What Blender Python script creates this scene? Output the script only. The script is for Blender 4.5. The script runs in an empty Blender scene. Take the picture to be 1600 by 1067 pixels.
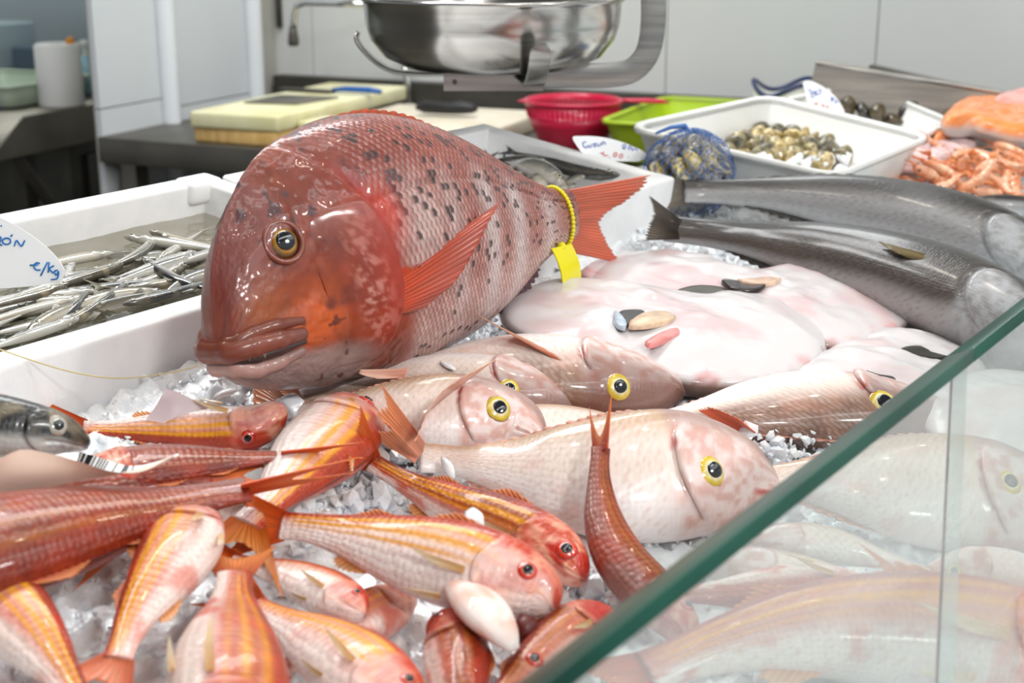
import bpy, math, random
import numpy as np

# ------------------------------------------------------------------ camera, world, lights, exposure
SC = bpy.context.scene
COL = SC.collection
rad = math.radians
FPX, PITCH, YAW = 2222.0, rad(16.6), rad(34.3)     # yaw measured from the counter's long axis (world X)
FH = np.array([math.cos(YAW), math.sin(YAW), 0.0])
RT = np.array([math.sin(YAW), -math.cos(YAW), 0.0])
FW = FH * math.cos(PITCH) - np.array([0, 0, math.sin(PITCH)])
UPV = np.cross(RT, FW)
CAM = np.array([0.0, 0.0, 1.35])
cd = bpy.data.cameras.new('camera')
cam = bpy.data.objects.new('camera', cd)
COL.objects.link(cam)
cam.location = CAM
cam.rotation_euler = (math.pi / 2 - PITCH, 0, YAW - math.pi / 2)
cd.sensor_width = 36.0
cd.lens = FPX / 1600 * 36.0
cd.clip_start = 0.02
cd.dof.use_dof = True
cd.dof.focus_distance = 1.10
cd.dof.aperture_fstop = 9.0
SC.camera = cam

w = bpy.data.worlds.new('world')
SC.world = w
w.use_nodes = True
w.node_tree.nodes['Background'].inputs[0].default_value = (0.90, 0.95, 1.0, 1)
w.node_tree.nodes['Background'].inputs[1].default_value = 0.55


def area(name, loc, sx, sy, power, col=(1, 1, 1), aim=None):
    l = bpy.data.lights.new(name, 'AREA')
    l.shape = 'RECTANGLE'
    l.size, l.size_y, l.energy, l.color = sx, sy, power, col
    o = bpy.data.objects.new(name, l)
    COL.objects.link(o)
    o.location = loc
    if aim is not None:
        from mathutils import Vector
        o.rotation_euler = (Vector(aim) - Vector(loc)).to_track_quat('-Z', 'Y').to_euler()
    return o


def bulb(name, loc, r, power, col):
    l = bpy.data.lights.new(name, 'POINT')
    l.shadow_soft_size, l.energy, l.color = r, power, col
    o = bpy.data.objects.new(name, l)
    COL.objects.link(o)
    o.location = loc
    return o


area('fluorescent_or_fill_light', (0.75, 0.35, 2.75), 2.6, 0.14, 6, (0.97, 0.99, 1.0))
area('fluorescent_or_fill_light', (2.2, 1.4, 2.85), 2.2, 0.4, 38, (0.97, 0.99, 1.0))
area('fluorescent_or_fill_light', (0.5, -0.95, 2.6), 3.0, 0.16, 10, (0.97, 0.99, 1.0))
area('fluorescent_or_fill_light', (2.6, -1.6, 2.8), 2.4, 0.8, 10, (0.97, 0.99, 1.0))
area('track_light', (-0.25, -1.25, 2.35), 0.36, 0.16, 17, (1.0, 0.99, 0.97), (0.75, 0.6, 1.0))
area('track_light', (1.15, -1.45, 2.35), 0.36, 0.16, 16, (1.0, 0.99, 0.97), (1.4, 0.6, 1.0))
area('fluorescent_or_fill_light', (1.2, 1.75, 2.85), 1.6, 0.16, 24, (0.97, 0.99, 1.0))  # added fill light, brightens the left wall by the bench
area('fluorescent_or_fill_light', (2.75, 3.9, 2.8), 1.2, 0.16, 16, (0.95, 1.0, 0.96))  # added fill light that lifts the far left room
for i, (x, y) in enumerate([(0.15, 0.15), (0.75, 0.0), (1.25, 0.25), (1.9, 0.3), (0.55, 0.75), (1.2, 0.95)]):
    bulb('halogen_bulb', (x, y, 2.35), 0.022, 3.0, (1.0, 0.90, 0.74))
VS = SC.view_settings
VS.view_transform = 'Standard'
VS.look = 'None'
VS.exposure = 0.0
VS.gamma = 1.0
VS.use_curve_mapping = False

# ------------------------------------------------------------------ placing: pixels of the photograph to points of the place
TILT = rad(8.7)                                       # the display bed leans towards the customer
NB = np.array([0, -math.sin(TILT), math.cos(TILT)])   # its normal
YB = np.array([0, math.cos(TILT), math.sin(TILT)])    # up the slope
XB = np.array([1.0, 0, 0])


def ray(x, y):
    return FW + RT * ((x - 800) / FPX) - UPV * ((y - 533.5) / FPX)


def at(x, y, d):
    return CAM + ray(x, y) * d


P0 = at(800, 950, .85)


def bed(x, y, h=0.0):
    r = ray(x, y)
    return CAM + r * (((P0 + NB * h - CAM) @ NB) / (r @ NB))


def onz(x, y, z):
    r = ray(x, y)
    return CAM + r * ((z - CAM[2]) / r[2])


def ony(x, y, Y):
    r = ray(x, y)
    return CAM + r * (Y / r[1])


def bxy(X, Y, h=0.0):
    """point of the bed plane under (X, Y), lifted by h along the bed's normal"""
    z = P0[2] + math.tan(TILT) * (Y - P0[1])
    return np.array([X, Y, z]) + NB * h


# ------------------------------------------------------------------ small maths
def lin(c):
    c = np.asarray(c, float) / 255.0
    return np.where(c <= 0.04045, c / 12.92, ((c + 0.055) / 1.055) ** 2.4)


def rgba(r, g, b):
    l = lin((r, g, b))
    return (float(l[0]), float(l[1]), float(l[2]), 1.0)


def nrm(v):
    v = np.asarray(v, float)
    return v / (np.linalg.norm(v, axis=-1, keepdims=True) + 1e-12)


def sm(x, a, b):
    t = np.clip((x - a) / (b - a), 0, 1)
    return t * t * (3 - 2 * t)


def gs(x, c, wd):
    return np.exp(-((x - c) / wd) ** 2)


def _h(ix, iy, iz, sd):
    n = (ix.astype(np.int64) * 374761393 + iy.astype(np.int64) * 668265263 + iz.astype(np.int64) * 2147483647 + sd * 974711) & 0xffffffff
    n = ((n ^ (n >> 13)) * 1274126177) & 0xffffffff
    n = (n ^ (n >> 16)) & 0xffffffff
    return n / 4294967295.0


def vn(x, y, z=0.0, sd=0):
    """value noise 0..1"""
    x, y, z = np.broadcast_arrays(np.asarray(x, float), np.asarray(y, float), np.asarray(z, float))
    ix, iy, iz = np.floor(x), np.floor(y), np.floor(z)
    fx, fy, fz = x - ix, y - iy, z - iz
    fx, fy, fz = [f * f * (3 - 2 * f) for f in (fx, fy, fz)]
    r = 0
    for a in (0, 1):
        for b in (0, 1):
            for c in (0, 1):
                r = r + _h(ix + a, iy + b, iz + c, sd) * (fx if a else 1 - fx) * (fy if b else 1 - fy) * (fz if c else 1 - fz)
    return r


def fbm(x, y, z=0.0, sd=0, o=3):
    r, am, t = 0, 1.0, 0
    for k in range(o):
        r = r + am * vn(np.asarray(x) * 2 ** k, np.asarray(y) * 2 ** k, np.asarray(z) * 2 ** k, sd + k * 17)
        t += am
        am *= .5
    return r / t


def herm(xs, ys, q):
    """smooth interpolation through knots (scalar or vector values)"""
    xs = np.asarray(xs, float)
    ys = np.asarray(ys, float)
    if ys.ndim == 1:
        ys = ys[:, None]
        flat = True
    else:
        flat = False
    d = np.diff(ys, axis=0) / np.diff(xs)[:, None]
    m = np.vstack([d[:1], (d[1:] + d[:-1]) / 2, d[-1:]])
    q = np.asarray(q, float)
    i = np.clip(np.searchsorted(xs, q, side='right') - 1, 0, len(xs) - 2)
    hh = (xs[i + 1] - xs[i])
    t = ((q - xs[i]) / hh)[:, None]
    hh = hh[:, None]
    r = (2 * t ** 3 - 3 * t ** 2 + 1) * ys[i] + (t ** 3 - 2 * t ** 2 + t) * hh * m[i] + (-2 * t ** 3 + 3 * t ** 2) * ys[i + 1] + (t ** 3 - t ** 2) * hh * m[i + 1]
    return r[:, 0] if flat else r


def resample(pts, n, dense_ends=False):
    pts = np.asarray(pts, float)
    L = np.r_[0, np.cumsum(np.linalg.norm(np.diff(pts, axis=0), axis=1))]
    q = np.linspace(0, L[-1], 200)
    c = herm(L, pts, q)
    L2 = np.r_[0, np.cumsum(np.linalg.norm(np.diff(c, axis=0), axis=1))]
    s = np.linspace(0, 1, n)
    if dense_ends:
        s = s * .75 + .25 * (1 - np.cos(s * math.pi)) / 2
        s[:] = s ** 1.12
    return np.stack([np.interp(s * L2[-1], L2, c[:, k]) for k in range(3)], 1), s, L2[-1]


# ------------------------------------------------------------------ meshes and objects
def mesh(name, V, F, mat=None, col=None, uv=None, smooth=True):
    V = np.asarray(V, float).reshape(-1, 3)
    Fs = [np.asarray(f, int) for f in (F if isinstance(F, list) else [F]) if len(f)]
    me = bpy.data.meshes.new(name)
    nl = sum(f.size for f in Fs)
    npol = sum(len(f) for f in Fs)
    me.vertices.add(len(V))
    me.vertices.foreach_set('co', V.ravel())
    me.loops.add(nl)
    li = np.concatenate([f.ravel() for f in Fs])
    me.loops.foreach_set('vertex_index', li)
    me.polygons.add(npol)
    tot = np.concatenate([np.full(len(f), f.shape[1]) for f in Fs])
    me.polygons.foreach_set('loop_start', np.r_[0, np.cumsum(tot)[:-1]])
    me.update(calc_edges=True)
    me.polygons.foreach_set('use_smooth', np.full(npol, bool(smooth)))
    if col is not None:
        a = me.attributes.new('Col', 'FLOAT_COLOR', 'POINT')
        c = np.ones((len(V), 4))
        c[:, :3] = np.asarray(col).reshape(-1, 3)
        a.data.foreach_set('color', c.ravel())
    if uv is not None:
        u = me.uv_layers.new(name='UVMap')
        u.data.foreach_set('uv', np.asarray(uv, float).reshape(-1, 2)[li].ravel())
    if mat:
        me.materials.append(mat)
    me.validate()
    return me


def obj(name, me, parent=None, **props):
    o = bpy.data.objects.new(name, me)
    COL.objects.link(o)
    if parent is not None:
        o.parent = parent
    for k, v in props.items():
        o[k] = v
    return o


def thing(name, label, cat, loc=(0, 0, 0), group=None, rot=(0, 0, 0)):
    o = bpy.data.objects.new(name, None)
    COL.objects.link(o)
    o.location = loc
    o.rotation_euler = rot
    o.empty_display_size = .02
    o['label'] = label
    o['category'] = cat
    if group:
        o['group'] = group
    return o


def tag(o, label, cat, group=None):
    o['label'] = label
    o['category'] = cat
    if group:
        o['group'] = group
    return o


def dup(root, label=None, group=None, loc=None, rot=None, scale=None):
    r = root.copy()
    COL.objects.link(r)
    if loc is not None:
        r.location = loc
    if rot is not None:
        r.rotation_euler = rot
    if scale is not None:
        r.scale = scale
    if label:
        r['label'] = label
    if group:
        r['group'] = group
    for ch in list(root.children):
        c = ch.copy()
        COL.objects.link(c)
        c.parent = r
        for g in list(ch.children):
            d = g.copy()
            COL.objects.link(d)
            d.parent = c
    return r


def gridf(n, m, wrap=False):
    """quads of an n x m grid of vertices, wrap closes the m direction"""
    i = np.arange(n - 1)[:, None]
    j = np.arange(m if wrap else m - 1)[None, :]
    j2 = (j + 1) % m
    return np.stack([i * m + j, i * m + j2, (i + 1) * m + j2, (i + 1) * m + j], -1).reshape(-1, 4)


class MB:
    """collects quads and triangles for one mesh"""
    def __init__(s):
        s.V, s.Q, s.T, s.C, s.n = [], [], [], [], 0

    def add(s, V, Q=(), T=(), col=None):
        V = np.asarray(V, float).reshape(-1, 3)
        if len(Q):
            s.Q.append(np.asarray(Q, int) + s.n)
        if len(T):
            s.T.append(np.asarray(T, int) + s.n)
        s.V.append(V)
        if col is not None:
            s.C.append(np.broadcast_to(np.asarray(col, float), V.shape))
        s.n += len(V)
        return s

    def box(s, lo, hi, fr=None, col=None):
        lo, hi = np.asarray(lo, float), np.asarray(hi, float)
        c = np.array([[x, y, z] for x in (0, 1) for y in (0, 1) for z in (0, 1)])
        V = lo + c * (hi - lo)
        if fr is not None:
            V = fr(V)
        return s.add(V, [[0, 1, 3, 2], [4, 6, 7, 5], [0, 4, 5, 1], [2, 3, 7, 6], [0, 2, 6, 4], [1, 5, 7, 3]], col=col)

    def tube(s, pts, r, k=8, caps=True, col=None, flat=None):
        """swept round bar; r scalar or list; flat=(vec, ratio) squashes along vec"""
        pts = np.asarray(pts, float)
        n = len(pts)
        r = np.broadcast_to(np.asarray(r, float), (n,))
        T = nrm(np.gradient(pts, axis=0))
        ref = np.array([0, 0, 1.0]) if abs(T[0][2]) < .9 else np.array([1.0, 0, 0])
        A = np.zeros((n, 3))
        a = nrm(np.cross(T[0], ref))
        for i in range(n):
            a = nrm(a - T[i] * (a @ T[i]))
            A[i] = a
        B = np.cross(T, A)
        th = np.arange(k) / k * 2 * math.pi
        O = (A[:, None] * np.cos(th)[None, :, None] + B[:, None] * np.sin(th)[None, :, None]) * r[:, None, None]
        if flat is not None:
            f, q = nrm(flat[0]), flat[1]
            O = O - (O @ f)[..., None] * f * (1 - q)
        V = (pts[:, None] + O).reshape(-1, 3)
        Q = gridf(n, k, True)
        Tt = []
        if caps:
            V = np.vstack([V, pts[:1], pts[-1:]])
            for j in range(k):
                Tt.append([n * k, (j + 1) % k, j])
                Tt.append([n * k + 1, (n - 1) * k + j, (n - 1) * k + (j + 1) % k])
        return s.add(V, Q, Tt, col=col)

    def lathe(s, prof, c=(0, 0, 0), k=32, fr=None, col=None):
        """prof: (radius, z) list around the z axis at c"""
        prof = np.asarray(prof, float)
        th = np.arange(k) / k * 2 * math.pi
        V = np.stack([prof[:, None, 0] * np.cos(th), prof[:, None, 0] * np.sin(th), np.broadcast_to(prof[:, None, 1], (len(prof), k))], -1)
        V = V.reshape(-1, 3)
        if fr is not None:
            V = fr(V)
        return s.add(V + np.asarray(c, float), gridf(len(prof), k, True), col=col)

    def build(s, name, mat, parent=None, smooth=False, uv=None, **props):
        V = np.vstack(s.V)
        if parent is not None and parent.type == 'EMPTY' and not props.pop('local', False):
            V = V - np.array(parent.location)
        F = []
        if s.Q:
            F.append(np.vstack(s.Q))
        if s.T:
            F.append(np.vstack(s.T))
        return obj(name, mesh(name, V, F, mat, np.vstack(s.C) if s.C else None, uv, smooth), parent, **props)


def bevel(o, wd=.002, seg=2, angle=40):
    m = o.modifiers.new('bevel', 'BEVEL')
    m.width, m.segments, m.limit_method, m.angle_limit = wd, seg, 'ANGLE', rad(angle)
    for p in o.data.polygons:
        p.use_smooth = True
    return o


# ------------------------------------------------------------------ materials
def mat(name, base=(200, 200, 200), rough=.5, metal=0.0, coat=0.0, coat_r=.06, attr=False, spec=.5, sss=0.0, alpha=None, trans=0.0, ior=None):
    m = bpy.data.materials.new(name)
    m.use_nodes = True
    nt = m.node_tree
    p = nt.nodes['Principled BSDF']
    p.inputs['Base Color'].default_value = rgba(*base)
    p.inputs['Roughness'].default_value = rough
    p.inputs['Metallic'].default_value = metal
    p.inputs['Coat Weight'].default_value = coat
    p.inputs['Coat Roughness'].default_value = coat_r
    p.inputs['Specular IOR Level'].default_value = spec
    if sss:
        p.inputs['Subsurface Weight'].default_value = sss
        p.inputs['Subsurface Radius'].default_value = (1, .7, .6)
        p.inputs['Subsurface Scale'].default_value = .004
    if trans:
        p.inputs['Transmission Weight'].default_value = trans
    if ior:
        p.inputs['IOR'].default_value = ior
    if attr:
        a = nt.nodes.new('ShaderNodeAttribute')
        a.attribute_name = 'Col'
        nt.links.new(a.outputs['Color'], p.inputs['Base Color'])
    return m


def nd(m, t, **kw):
    n = m.node_tree.nodes.new(t)
    for k, v in kw.items():
        if k.startswith('_'):
            setattr(n, k[1:], v)
        else:
            n.inputs[k.replace('__', ' ')].default_value = v
    return n


def lk(m, a, b):
    m.node_tree.links.new(a, b)


def add_bump(m, scale, strength, dist=.001, detail=3.0, coord='Object', vor=None, vor_uv=True, vs=.5):
    """noise relief, plus an optional overlapping scale relief from a Voronoi pattern in the body's own UV"""
    p = m.node_tree.nodes['Principled BSDF']
    tc = nd(m, 'ShaderNodeTexCoord')
    n = nd(m, 'ShaderNodeTexNoise', Scale=scale, Detail=detail)
    lk(m, tc.outputs[coord], n.inputs['Vector'])
    b = nd(m, 'ShaderNodeBump', Strength=strength, Distance=dist)
    lk(m, n.outputs['Fac'], b.inputs['Height'])
    if vor:
        v = nd(m, 'ShaderNodeTexVoronoi', Scale=vor, Randomness=.35)
        lk(m, tc.outputs['UV' if vor_uv else 'Object'], v.inputs['Vector'])
        b2 = nd(m, 'ShaderNodeBump', Strength=vs, Distance=.0012)
        b2.invert = True
        lk(m, v.outputs['Distance'], b2.inputs['Height'])
        lk(m, b.outputs['Normal'], b2.inputs['Normal'])
        b = b2
    lk(m, b.outputs['Normal'], p.inputs['Normal'])
    return m


def mottle(m, c1, c2, scale=8, detail=4, coord='Object', lo=.35, hi=.65, stretch=None):
    p = m.node_tree.nodes['Principled BSDF']
    tc = nd(m, 'ShaderNodeTexCoord')
    n = nd(m, 'ShaderNodeTexNoise', Scale=scale, Detail=detail)
    if stretch:
        mp = nd(m, 'ShaderNodeMapping')
        mp.inputs['Scale'].default_value = stretch
        lk(m, tc.outputs[coord], mp.inputs['Vector'])
        lk(m, mp.outputs['Vector'], n.inputs['Vector'])
    else:
        lk(m, tc.outputs[coord], n.inputs['Vector'])
    r = nd(m, 'ShaderNodeValToRGB')
    e = r.color_ramp.elements
    e[0].position, e[1].position = lo, hi
    e[0].color, e[1].color = rgba(*c1), rgba(*c2)
    lk(m, n.outputs['Fac'], r.inputs['Fac'])
    lk(m, r.outputs['Color'], p.inputs['Base Color'])
    return m


M = {}
M['foam'] = add_bump(mottle(mat('polystyrene', rough=.55), (236, 237, 238), (246, 246, 246), 30), 260, .25, .001)
M['tub'] = mottle(mat('white_plastic', rough=.32), (228, 229, 226), (238, 238, 234), 6)
M['wall'] = mottle(mat('wall_panel', rough=.28), (196, 198, 198), (206, 207, 205), 1.5)
M['wallL'] = mottle(mat('wall_panel_left', rough=.35), (190, 195, 200), (199, 203, 206), 1.5)
M['wallG'] = mottle(mat('wall_painted', rough=.5), (172, 180, 176), (184, 190, 184), 2.0)
M['pipe'] = mat('white_pipe', (216, 220, 224), .3)
M['joint'] = mat('joint_filler', (168, 166, 158), .7)
M['ceiling'] = mottle(mat('ceiling_paint', rough=.8), (128, 128, 126), (140, 140, 138), 3)
M['floor'] = mottle(mat('floor_tile', rough=.35), (214, 216, 214), (228, 228, 224), 4)
M['floor_dark'] = mottle(mat('floor_service', rough=.45), (84, 80, 72), (104, 100, 90), 5)
M['steel'] = add_bump(mottle(mat('steel', rough=.30, metal=1.0), (150, 149, 146), (178, 176, 172), 9, stretch=(1, 1, 18)), 60, .05)
M['steel_dull'] = mottle(mat('steel_dull', rough=.42, metal=.85), (120, 116, 108), (146, 141, 132), 7)
M['steel_pan'] = add_bump(mottle(mat('steel_pan', rough=.20, metal=1.0), (176, 173, 168), (196, 194, 190), 4, stretch=(1, 1, 30)), 25, .04)
M['steel_dark'] = mottle(mat('steel_dark', rough=.5, metal=.6), (70, 68, 62), (92, 89, 82), 7)
M['chrome'] = mat('chrome', (205, 205, 205), .12, 1.0)
M['ice'] = add_bump(mottle(mat('ice', rough=.22, coat=.5, sss=.25), (226, 232, 238), (248, 250, 252), 60), 190, .8, .002, 6)
M['chunk'] = mottle(mat('ice_chunk', rough=.16, coat=.6, sss=.3), (224, 229, 236), (250, 251, 252), 50)
M['eye_black'] = mat('pupil', (10, 14, 22), .12, coat=1.0, coat_r=.02)
M['eye'] = mat('iris', rough=.2, coat=1.0, coat_r=.03, attr=True)


def skin(name, vor=0, vs=.5, rough=.40, coat=.6, coat_r=.10, bump=.35, scale=220):
    return add_bump(mat(name, rough=rough, coat=coat, coat_r=coat_r, attr=True), scale, bump, .0012, 4, 'UV', vor or None, True, vs)


M['skin_porgy'] = skin('red_porgy_skin', 0, rough=.46, coat=.45, coat_r=.10, bump=.5, scale=160)
M['skin_bream'] = skin('bream_skin', 300, .22, .38, .55, .1, .25)
M['skin_mullet'] = skin('mullet_skin', 230, .8, .42, .30, .08, .55, 170)
M['skin_grey'] = skin('grey_skin', 330, .3, .42, .45, .14, .6, 150)
M['skin_silver'] = skin('silver_skin', 0, rough=.22, coat=1.0, coat_r=.05, bump=.15)
M['skin_flat'] = add_bump(mat('flatfish_skin', rough=.36, spec=.3, coat=.4, coat_r=.08, attr=True, sss=.15), 60, .35, .002, 4, 'Object')


def finmat(name):
    m = mat(name, rough=.38, coat=.5, attr=True)
    nt = m.node_tree
    p = nt.nodes['Principled BSDF']
    out = nt.nodes['Material Output']
    t = nd(m, 'ShaderNodeBsdfTranslucent')
    at_ = [n for n in nt.nodes if n.type == 'ATTRIBUTE'][0]
    lk(m, at_.outputs['Color'], t.inputs['Color'])
    mx = nd(m, 'ShaderNodeMixShader', Fac=.22)
    lk(m, p.outputs[0], mx.inputs[1])
    lk(m, t.outputs[0], mx.inputs[2])
    lk(m, mx.outputs[0], out.inputs['Surface'])
    return m


M['fin'] = finmat('fin_membrane')


def schlick(m, f0=.04):
    """reflectance of a clear sheet from either side"""
    lw = nd(m, 'ShaderNodeLayerWeight', Blend=.5)
    pw = nd(m, 'ShaderNodeMath', _operation='POWER')
    pw.inputs[1].default_value = 5.0
    ml = nd(m, 'ShaderNodeMath', _operation='MULTIPLY_ADD')
    ml.inputs[1].default_value, ml.inputs[2].default_value = 1 - f0, f0
    lk(m, lw.outputs['Facing'], pw.inputs[0])
    lk(m, pw.outputs[0], ml.inputs[0])
    return ml
# ------------------------------------------------------------------ fish
# profile tables: s, dorsal height, ventral height, half width (all in body lengths)
PROF = {
    'bream': dict(s=[0, .02, .06, .13, .22, .33, .48, .63, .78, .9, 1], a=[.012, .05, .095, .145, .175, .185, .17, .13, .075, .045, .042],
                  b=[.012, .04, .07, .105, .145, .17, .17, .135, .07, .04, .04], w=[.012, .035, .055, .075, .09, .092, .083, .062, .032, .018, .011]),
    'mullet': dict(s=[0, .015, .05, .11, .2, .32, .48, .65, .8, .92, 1], a=[.015, .045, .085, .118, .135, .138, .122, .092, .062, .045, .045],
                   b=[.012, .035, .058, .078, .102, .118, .115, .088, .056, .042, .042], w=[.015, .038, .06, .074, .083, .087, .078, .056, .03, .018, .011]),
    'grey': dict(s=[0, .02, .06, .14, .25, .38, .52, .68, .82, .93, 1], a=[.008, .025, .05, .082, .108, .12, .112, .086, .055, .04, .04],
                 b=[.008, .025, .045, .075, .1, .108, .1, .075, .045, .036, .036], w=[.01, .022, .042, .062, .075, .078, .07, .05, .028, .016, .01]),
    'slim': dict(s=[0, .02, .06, .14, .25, .4, .6, .8, .92, 1], a=[.005, .02, .038, .058, .07, .074, .062, .038, .024, .024],
                 b=[.005, .022, .04, .06, .074, .08, .066, .036, .024, .024], w=[.006, .018, .03, .04, .046, .048, .04, .022, .012, .008]),
    'torpedo': dict(s=[0, .02, .07, .16, .3, .45, .62, .8, .93, 1], a=[.005, .026, .054, .082, .1, .1, .085, .05, .022, .018],
                    b=[.005, .026, .05, .076, .098, .1, .085, .05, .022, .018], w=[.006, .024, .046, .07, .082, .082, .068, .036, .016, .01]),
    'eel': dict(s=[0, .1, .2, .5, .8, 1], a=[.003, .012, .022, .028, .02, .008], b=[.003, .012, .022, .028, .02, .008], w=[.003, .01, .018, .022, .015, .006]),
}


class Fish:
    def __init__(f, pts, prof, N, dsign=-1, hs=1.0, ws=1.0, ns=120, nt=64, gill=None, mouth=None, seed=1, scale=None, samp=None, Ndir2=None, gill_lift=.012, wedge=.0):
        f.wedge = wedge
        f.P, f.s, f.SL = resample(pts, ns, True)
        if samp is not None:
            f.s = samp
        if isinstance(prof, str):
            prof = PROF[prof]
        p = prof
        f.ns, f.nt, f.seed = ns, nt, seed
        f.a = herm(p['s'], p['a'], f.s) * f.SL * hs
        f.b = herm(p['s'], p['b'], f.s) * f.SL * hs
        f.w = herm(p['s'], p['w'], f.s) * f.SL * ws
        f.T = nrm(np.gradient(f.P, axis=0))
        n0 = np.asarray(N, float)
        n1 = n0 if Ndir2 is None else np.asarray(Ndir2, float)
        NN = n0[None] * (1 - f.s[:, None]) + n1[None] * f.s[:, None]
        NN = NN - f.T * np.sum(NN * f.T, 1, keepdims=True)
        f.N = nrm(NN)
        f.D = np.cross(f.N, f.T) * dsign
        f.dsign = dsign
        f.gill, f.mouth, f.scale, f.gl = gill, mouth, scale, gill_lift

    # surface point for arrays of s (0..1) and angle th (0 dorsal, pi/2 towards N)
    def frame(f, s):
        s = np.asarray(s, float)
        g = lambda A: np.stack([np.interp(s, f.s, A[:, k]) for k in range(3)], -1)
        return g(f.P), nrm(g(f.D)), nrm(g(f.N)), np.interp(s, f.s, f.a), np.interp(s, f.s, f.b), np.interp(s, f.s, f.w)

    def relief(f, s, hv, vis):
        r = np.zeros(np.broadcast(s, hv).shape)
        SL = f.SL
        if f.gill is not None:
            sg = f.gill - .05 * (hv - .05) ** 2 * 1.6
            k = gs(hv, -.1, .75)
            up = sm(s, sg - .085, sg - .008) * (1 - sm(s, sg - .004, sg + .004))
            r += up * f.gl * SL * .55 * k
            r -= gs(s, sg + .012, .009) * .005 * SL * k
            pre = f.gill - .095 - .04 * (hv + .1) ** 2
            r -= gs(s, pre, .006) * .0028 * SL * gs(hv, -.2, .6)
        if f.mouth is not None:
            s1, h0, h1 = f.mouth
            hm = h0 + (h1 - h0) * np.clip(s / s1, 0, 1.2)
            r -= gs(hv, hm, .055) * (1 - sm(s, s1 * .9, s1 * 1.1)) * .008 * SL * sm(s, .0, .012)
            r += gs(hv, hm + .13, .08) * (1 - sm(s, s1 * .8, s1 * 1.05)) * .004 * SL
            r += gs(hv, hm - .13, .08) * (1 - sm(s, s1 * .8, s1 * 1.05)) * .004 * SL
        return r

    def surf(f, s, th, off=0.0):
        P, D, N, a, b, wd = f.frame(s)
        c, sn = np.cos(th), np.sin(th)
        h = np.where(c > 0, a, b)
        hv = c
        y = h * np.sign(c) * np.abs(c) ** .95
        x = wd * np.sign(sn) * np.abs(sn) ** (.9 + f.wedge * (c > 0) * np.abs(c) * (1 - sm(s, .12, .34)))
        o = f.relief(s, hv, sn) + off
        nx = sn / np.maximum(wd, 1e-4)
        ny = c / np.maximum(h, 1e-4)
        q = np.sqrt(nx * nx + ny * ny)
        x = x + o * nx / q
        y = y + o * ny / q
        return P + D * y[..., None] + N * x[..., None]

    def sn(f, s, th):
        """surface point, outward normal, tangent"""
        e = 1e-3
        p = f.surf(np.array(s), np.array(th))
        ds = f.surf(np.array(min(s + .015, 1)), np.array(th)) - f.surf(np.array(max(s - .015, 0)), np.array(th))
        dt = f.surf(np.array(s), np.array(th + .05)) - f.surf(np.array(s), np.array(th - .05))
        n = nrm(np.cross(ds, dt))
        P = f.frame(np.array(s))[0]
        if n @ (p - P) < 0:
            n = -n
        return p, n, nrm(ds)

    def body(f, name, root, paint, matl, extra=None, bias=0.0):
        th = np.linspace(0, 2 * math.pi, f.nt, endpoint=False)
        th = th - bias * np.sin(th - math.pi / 2) if bias else th
        S, TH = np.meshgrid(f.s, th, indexing='ij')
        off = extra(S, TH) if extra else 0.0
        V = f.surf(S, TH, off)
        C = paint(f, S, np.cos(TH), np.sin(TH))
        U = np.stack([S * f.SL, TH / (2 * math.pi) * f.SL * .55], -1)
        V = V.reshape(-1, 3)
        n, m = f.ns, f.nt
        Q = gridf(n, m, True)
        j = np.arange(m)
        V = np.vstack([V, f.surf(np.array([0.0]), np.array([0.0]))[:1] * 0 + f.P[:1] - f.T[:1] * .004 * f.SL, f.P[-1:]])
        C = np.vstack([C.reshape(-1, 3), C[0].mean(0)[None], C[-1].mean(0)[None]])
        U = np.vstack([U.reshape(-1, 2), [[0, 0]], [[f.SL, 0]]])
        T = np.vstack([np.stack([np.full(m, n * m), j, (j + 1) % m], 1), np.stack([np.full(m, n * m + 1), (n - 1) * m + (j + 1) % m, (n - 1) * m + j], 1)])
        if f.dsign > 0:
            pass
        me = mesh(name, V - np.array(root.location), [Q, T], matl, C, U)
        fix_normals(me)
        return obj(name, me, root)

    def cover(f, root, paint, matl, name='gill_cover', h0=-.82, h1=.62, wid=.10, lift=.010, n=16, m=22, both=False):
        """the gill plate, a lifted patch whose hind edge stands off the flank"""
        hv = np.linspace(h1, h0, m)
        q = np.r_[np.linspace(0, 1, n), 1.0, .86]
        sg = f.gill - .05 * (hv - .05) ** 2 * 1.6 + .006
        S = sg[None, :] - wid * (1 - np.minimum(q, 1))[:, None] * (1 - .25 * hv[None, :] ** 2)
        H = np.broadcast_to(hv[None, :], S.shape)
        env = np.sin(np.clip((hv - h0) / (h1 - h0), 0, 1) * math.pi) ** .5
        off = (q ** 2.2)[:, None] * lift * f.SL * env[None, :]
        off[-2] *= .55
        off[-1] = -.004 * f.SL
        off[0] -= .002 * f.SL
        TH = np.arccos(np.clip(H, -1, 1))
        V = f.surf(S, TH, off).reshape(-1, 3)
        C = paint(f, S, H, np.sin(TH)).reshape(-1, 3)
        U = np.stack([S * f.SL, TH / (2 * math.pi) * f.SL * .55], -1).reshape(-1, 2)
        me = mesh(name, V - np.array(root.location), [gridf(len(q), m)], matl, C, U)
        return obj(name, me, root)

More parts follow.
